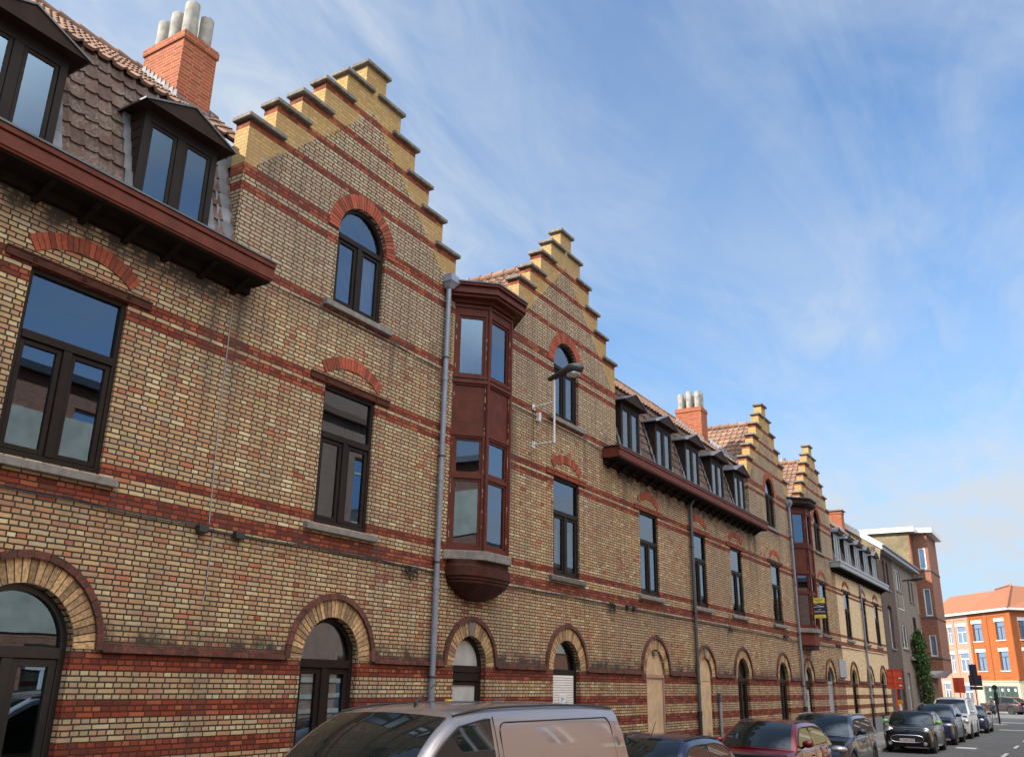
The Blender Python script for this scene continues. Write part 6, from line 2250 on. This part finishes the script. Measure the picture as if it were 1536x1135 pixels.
T = thing('road_works_sign', 'dark red back of a road works sign, leftmost of the signs near the junction', 'sign', (76, -1.1, .12))
X = 76.6
mb = MB(); mb.box(X, X + .02, -1.72, -.96, 2.05, 3.1); pn = mb.build('sign_panel', M['orangepaint'], T)
mb = MB()
for z in (2.05, 2.4, 2.75, 3.07): mb.box(X - .03, X, -1.72, -.96, z, z + .03)
mb.build('stiffening_rib', M['orangepaint'], pn)
mb = MB(); mb.box(X - .075, X - .032, -1.38, -1.3, .1, 3.1); mb.build('post', M['orangepaint'], T)

T = thing('traffic_sign', 'black back of a stepped traffic sign board on a dark post at the junction', 'sign', (77, -2.35, .12))
X = 77.0
mb = MB(); mb.box(X, X + .02, -2.86, -2.0, 2.55, 3.3); mb.box(X, X + .02, -2.62, -2.1, 3.3, 4.05); mb.box(X, X + .02, -2.86, -2.0, 2.28, 2.5)
mb.build('sign_panel', M['signblack'], T)
mb = MB(); mb.tube([(X - .035, -2.36, .12), (X - .035, -2.36, 4.1)], .035, 8); mb.build('post', M['iron'], T)

T = thing('traffic_light', 'black traffic light post at the pavement corner', 'traffic light', (72.2, -4.0, .12))
mb = MB(); mb.tube([(72.2, -4.0, .12), (72.2, -4.0, 2.3)], .06, 10); mb.build('post', M['iron'], T, smooth=50)
mb = MB(); mb.box(72.22, 72.42, -4.12, -3.88, 1.35, 2.15); mb.build('signal_head', M['iron'], T, bevel=.03)
mb = MB(); mb.lathe((72.2, -4.0, 2.45), [(.17, -.01), (.17, .01)], 20, axis='X'); mb.build('round_sign', M['iron'], T)

# plaque, meter boxes
T = thing('wall_panel', 'blank light grey panel on the wall left of the cleaned yellow house arches', 'panel', (44.7, 0, 2.7))
mb = MB(); mb.box(44.05, 45.4, -.05, -.002, 2.68, 3.46); mb.build('panel', M['greypaint'], T, bevel=.01)
mb = MB()
for a in (44.09, 45.33): 
    for z in (2.72, 3.40): mb.lathe((a, -.05, z), [(.015, 0), (.012, -.008)], 8, axis='Y')
mb.build('bolt', M['zinc'], T)
T = thing('letter_box', 'yellow plastic box on the brickwork left of the narrow arched door', 'letter box', (13.55, 0, 1.72))
mb = MB(); mb.box(13.43, 13.58, -.09, -.002, 1.70, 1.90); mb.build('box', M['yellow'], T, bevel=.012)
mb = MB(); mb.box(13.45, 13.56, -.094, -.09, 1.84, 1.855); mb.build('slot', M['black'], T)
T = thing('door_bell', 'dark metal bell plate right of the narrow arched door', 'door bell', (15.2, 0, 1.7))
mb = MB(); mb.box(15.0, 15.32, -.03, -.002, 1.66, 1.90); mb.build('plate', M['pipedark'], T, bevel=.006)
mb = MB(); mb.box(15.02, 15.08, -.038, -.03, 1.70, 1.86); mb.build('button', M['zinc'], T)

# sale board marks
q = MB()
bx = 38.2
T = bpy.data.objects['sale_board']
for ch in list(T.children):
    bpy.data.objects.remove(ch)
T.location = (bx, -.5, 4.88)
ORG['sale_board'] = Vector((bx, -.5, 4.88))
mb = MB(); mb.box(bx, bx + .02, -.97, -.50, 4.88, 5.68); bo = mb.build('board', M['signblack'], T)
mb = MB(); mb.box(bx - .004, bx, -.97, -.50, 5.47, 5.68); mb.box(bx - .004, bx, -.97, -.50, 4.88, 5.01); mb.build('yellow_band', M['signyellow'], bo)
mb = MB()
for y0_, y1_, z0_, z1_ in ((-.58, -.16, 5.705, 5.725), (-.52, -.2, 5.65, 5.67), (-.45, -.28, 5.60, 5.62), (-.55, -.2, 5.0, 5.015)):
    mb.box(bx - .006, bx - .004, y0_ - .35, y1_ - .35, z0_ - .08, z1_ - .08)
mb.build('dark_print', M['signblack'], bo)
mb = MB()
for y0_, y1_, z0_, z1_ in ((-.32, -.18, 5.50, 5.515), (-.56, -.48, 5.50, 5.515), (-.44, -.3, 5.445, 5.46), (-.33, -.17, 5.385, 5.41), (-.57, -.36, 5.385, 5.42), (-.44, -.34, 5.28, 5.30), (-.38, -.17, 5.20, 5.225), (-.49, -.41, 5.195, 5.22), (-.6, -.52, 5.195, 5.22)):
    mb.box(bx - .003, bx, y0_ - .35, y1_ - .35, z0_ - .08, z1_ - .08)
mb.build('white_print', M['white'], bo)
mb = MB()
for z in (5.0, 5.58): mb.tube([(bx + .03, -.505, z), (bx + .03, -.94, z)], .012, 6)
mb.build('arm', M['iron'], T)

# bicycles
def bicycle(label, x, y, rz, z0=.12):
    T = thing('bicycle', label, 'bicycle', (0, 0, 0))
    def P(a, z, y_=0): return (a, y_, z)
    for c in (0, 1.05):
        q = MB(); q.tube([(c + .33 * math.cos(t), 0, .34 + .33 * math.sin(t)) for t in np.linspace(0, 2 * math.pi, 29)], .018, 6, cap=False)
        o = q.build('wheel', M['rubber'], T)
        q = MB()
        for t in np.linspace(0, math.pi, 10)[:-1]:
            q.tube([(c - .32 * math.cos(t), 0, .34 - .32 * math.sin(t)), (c + .32 * math.cos(t), 0, .34 + .32 * math.sin(t))], .003, 4)
        q.build('spoke', M['alloy'], o)
    q = MB()
    for a, b_ in ((P(1.05, .34), P(.88, .86)), (P(.88, .86), P(.36, .82)), (P(.88, .78), P(.45, .32)), (P(.45, .32), P(.33, .92)), (P(0, .34), P(.45, .32)), (P(0, .34), P(.36, .80)), (P(.88, .86), P(.85, 1.0))):
        q.tube([a, b_], .017, 6)
    q.build('frame', M['iron'], T)
    q = MB(); q.tube([(.72, -.28, 1.02), (.85, -.2, 1.03), (.86, .2, 1.03), (.72, .28, 1.02)], .013, 6); q.build('handlebar', M['iron'], T)
    q = MB(); q.hexa([(.18, -.09, .93), (.46, -.02, .93), (.46, .02, .93), (.18, .09, .93)], [(.18, -.09, .98), (.46, -.02, .97), (.46, .02, .97), (.18, .09, .98)]); q.build('saddle', M['black'], T)
    T.location = (x, y, z0)
    T.rotation_euler = (0, 0, rz)
    return T
bicycle('dark bicycle leaning by the grey plinth in front of the orange-red sign', 44.6, -1.55, R(8))
bicycle('dark bicycle standing before the grey-brown house door', 62.0, -.9, R(-5))
bicycle('bicycle carrying the helmeted rider past the junction', 91.2, -2.35, R(160), 0.0)

# rider
def skin_body(name, pts, edges, radii, mat, parent, levels=2):
    me = bpy.data.meshes.new(name)
    me.from_pydata(pts, edges, [])
    ob = bpy.data.objects.new(name, me)
    COL.objects.link(ob)
    ob.parent = parent
    me.materials.append(mat)
    sk = ob.modifiers.new('skin', 'SKIN')
    sk.use_smooth_shade = True
    me.skin_vertices.new() if not me.skin_vertices else None
    for i, r in enumerate(radii):
        d = me.skin_vertices[0].data[i]
        d.radius = (r, r)
        d.use_root = (i == 0)
    sd = ob.modifiers.new('sub', 'SUBSURF')
    sd.levels = sd.render_levels = levels
    return ob

T = thing('person', 'cyclist in a white helmet and white shirt, leaning forward beyond the parked cars', 'person', (0, 0, 0))
pts = [(.30, 0, .98), (.36, 0, 1.15), (.48, 0, 1.36), (.53, 0, 1.46), (.56, 0, 1.53), (.59, 0, 1.62),
       (.30, -.1, .95), (.60, -.11, .82), (.50, -.12, .45), (.60, -.12, .40), (.30, .1, .95), (.52, .11, .70), (.38, .12, .34), (.48, .12, .30),
       (.47, -.19, 1.36), (.66, -.26, 1.18), (.80, -.25, 1.06), (.47, .19, 1.36), (.66, .26, 1.18), (.80, .25, 1.06)]
ed = [(0, 1), (1, 2), (2, 3), (3, 4), (4, 5), (0, 6), (6, 7), (7, 8), (8, 9), (0, 10), (10, 11), (11, 12), (12, 13), (2, 14), (14, 15), (15, 16), (2, 17), (17, 18), (18, 19)]
rd = [.14, .14, .15, .07, .06, .095, .09, .075, .05, .045, .09, .075, .05, .045, .06, .045, .035, .06, .045, .035]
skin_body('body', pts, ed, rd, M['skin'], T)
sh = [(.30, 0, 1.0), (.36, 0, 1.15), (.47, 0, 1.36), (.47, -.19, 1.36), (.62, -.25, 1.22), (.47, .19, 1.36), (.62, .25, 1.22)]
skin_body('shirt', sh, [(0, 1), (1, 2), (2, 3), (3, 4), (2, 5), (5, 6)], [.165, .17, .175, .085, .075, .085, .075], M['white'], T)
tr = [(.30, 0, .97), (.30, -.1, .95), (.60, -.11, .82), (.50, -.12, .45), (.30, .1, .95), (.52, .11, .70), (.38, .12, .36)]
skin_body('trousers', tr, [(0, 1), (1, 2), (2, 3), (0, 4), (4, 5), (5, 6)], [.155, .11, .095, .07, .11, .095, .07], M['denim'], T)
mb = MB(); mb.ell((.585, 0, 1.68), .15, .125, .11); mb.build('helmet', M['white'], T, smooth=60)
T.location = (91.2, -2.35, 0.0)
T.rotation_euler = (0, 0, R(160))

# ---------------------------------------------------------------- plants
def leaf_cloud(name, lobes, n, size, mat, parent, up=.3):
    mb = MB()
    for k in range(n):
        c, r = random.choice(lobes)
        d = Vector((random.gauss(0, 1), random.gauss(0, 1), random.gauss(0, 1))).normalized()
        p = Vector(c) + Vector((d.x * r[0], d.y * r[1], d.z * r[2])) * (random.random() ** .5 * random.choice((1, 1, 1, 1.28))) * (1 + .25 * mnoise.noise(d * 2.3 + Vector(c)))
        a = Vector((random.gauss(0, 1), random.gauss(0, 1), random.gauss(0, 1) - .3)).normalized()
        b_ = a.cross(Vector((random.gauss(0, 1), random.gauss(0, 1), random.gauss(0, 1)))).normalized()
        s = size * random.uniform(.6, 1.4)
        m = p + a * s * .5
        mb.add([p, m + b_ * s * .28, p + a * s, m - b_ * s * .28], [(0, 1, 2, 3)], 0, random.random())
    return mb.build(name, mat, parent)

T = thing('climbing_shrub', 'tall green climbing shrub spilling over the front of the grey-brown house', 'shrub', (66.5, -.4, .12))
lob = [((66.0, -.42, 4.5), (.55, .38, .75)), ((66.6, -.45, 3.9), (.8, .42, .8)), ((66.3, -.48, 3.1), (.8, .42, .8)), ((66.9, -.46, 2.3), (.9, .45, .9)), ((67.2, -.46, 1.4), (.8, .42, .9)), ((67.6, -.35, 5.1), (.9, .25, .35)), ((68.2, -.36, 4.0), (.8, .3, .8)), ((65.6, -.3, 5.15), (.35, .22, .4)), ((66.9, -.3, 5.6), (.25, .2, .35)), ((65.4, -.25, 4.1), (.25, .2, .3))]
leaf_cloud('foliage', lob, 5200, .17, M['leaf'], T)
mb = MB()
for k in range(4):
    xx = 66.4 + k * .25
    mb.tube([(xx, -.3, .12), (xx + random.uniform(-.2, .2), -.4, 1.2), (xx + random.uniform(-.4, .3), -.45, 2.6), (xx + random.uniform(-.5, .4), -.4, 4.2)], [.05, .04, .03, .015], 6)
mb.build('stem', M['bark'], T)

def weed(label, x, y, h, n, rng):
    T = thing('weed', label, 'weed', (x, y, .12))
    mb = MB()
    for k in range(n):
        a = random.uniform(0, 6.28)
        b0 = Vector((x + random.uniform(-.12, .12), y + random.uniform(-.06, .06), .12))
        hh = h * random.uniform(.5, 1.0)
        tip = b0 + Vector((math.cos(a) * rng * random.random(), math.sin(a) * rng * .5 * random.random(), hh))
        mid = (b0 + tip) / 2 + Vector((random.uniform(-.05, .05), random.uniform(-.04, .04), .05))
        wv = Vector((-math.sin(a), math.cos(a), 0)) * random.uniform(.006, .016)
        mb.add([b0 - wv, b0 + wv, mid + wv, mid - wv, tip], [(0, 1, 2, 3), (3, 2, 4)], 0, random.random())
        if k % 2 == 0:
            for _ in range(5):
                p = b0.lerp(tip, random.uniform(.3, 1))
                d = Vector((random.gauss(0, 1), random.gauss(0, 1), random.gauss(0, .6))).normalized() * random.uniform(.03, .09)
                e = d.cross(Vector((0, 0, 1))).normalized() * .012
                mb.add([p, p + d * .5 + e, p + d, p + d * .5 - e], [(0, 1, 2, 3)], 0, random.random())
    mb.build('foliage', M['weed'], T)
weed('yellow-green weeds at the foot of the boarded narrow doorway', 26.5, -.12, .95, 90, .3)
# drain cover pipe by the meter
T = thing('conduit', 'grey patched conduit pipe on the wall right of the second boarded doorway', 'pipe', (27.55, 0, .12))
mb = MB(); mb.tube([(27.55, -.06, .12), (27.55, -.06, 1.75)], .05, 10); mb.build('pipe', M['zinc'], T, smooth=50)
mb = MB(); mb.box(27.48, 27.62, -.1, -.002, 1.75, 2.0); mb.build('meter_box', M['pipedark'], T)

# ---------------------------------------------------------------- end
for o in bpy.data.objects:
    if o.type == 'MESH':
        o.data.update()
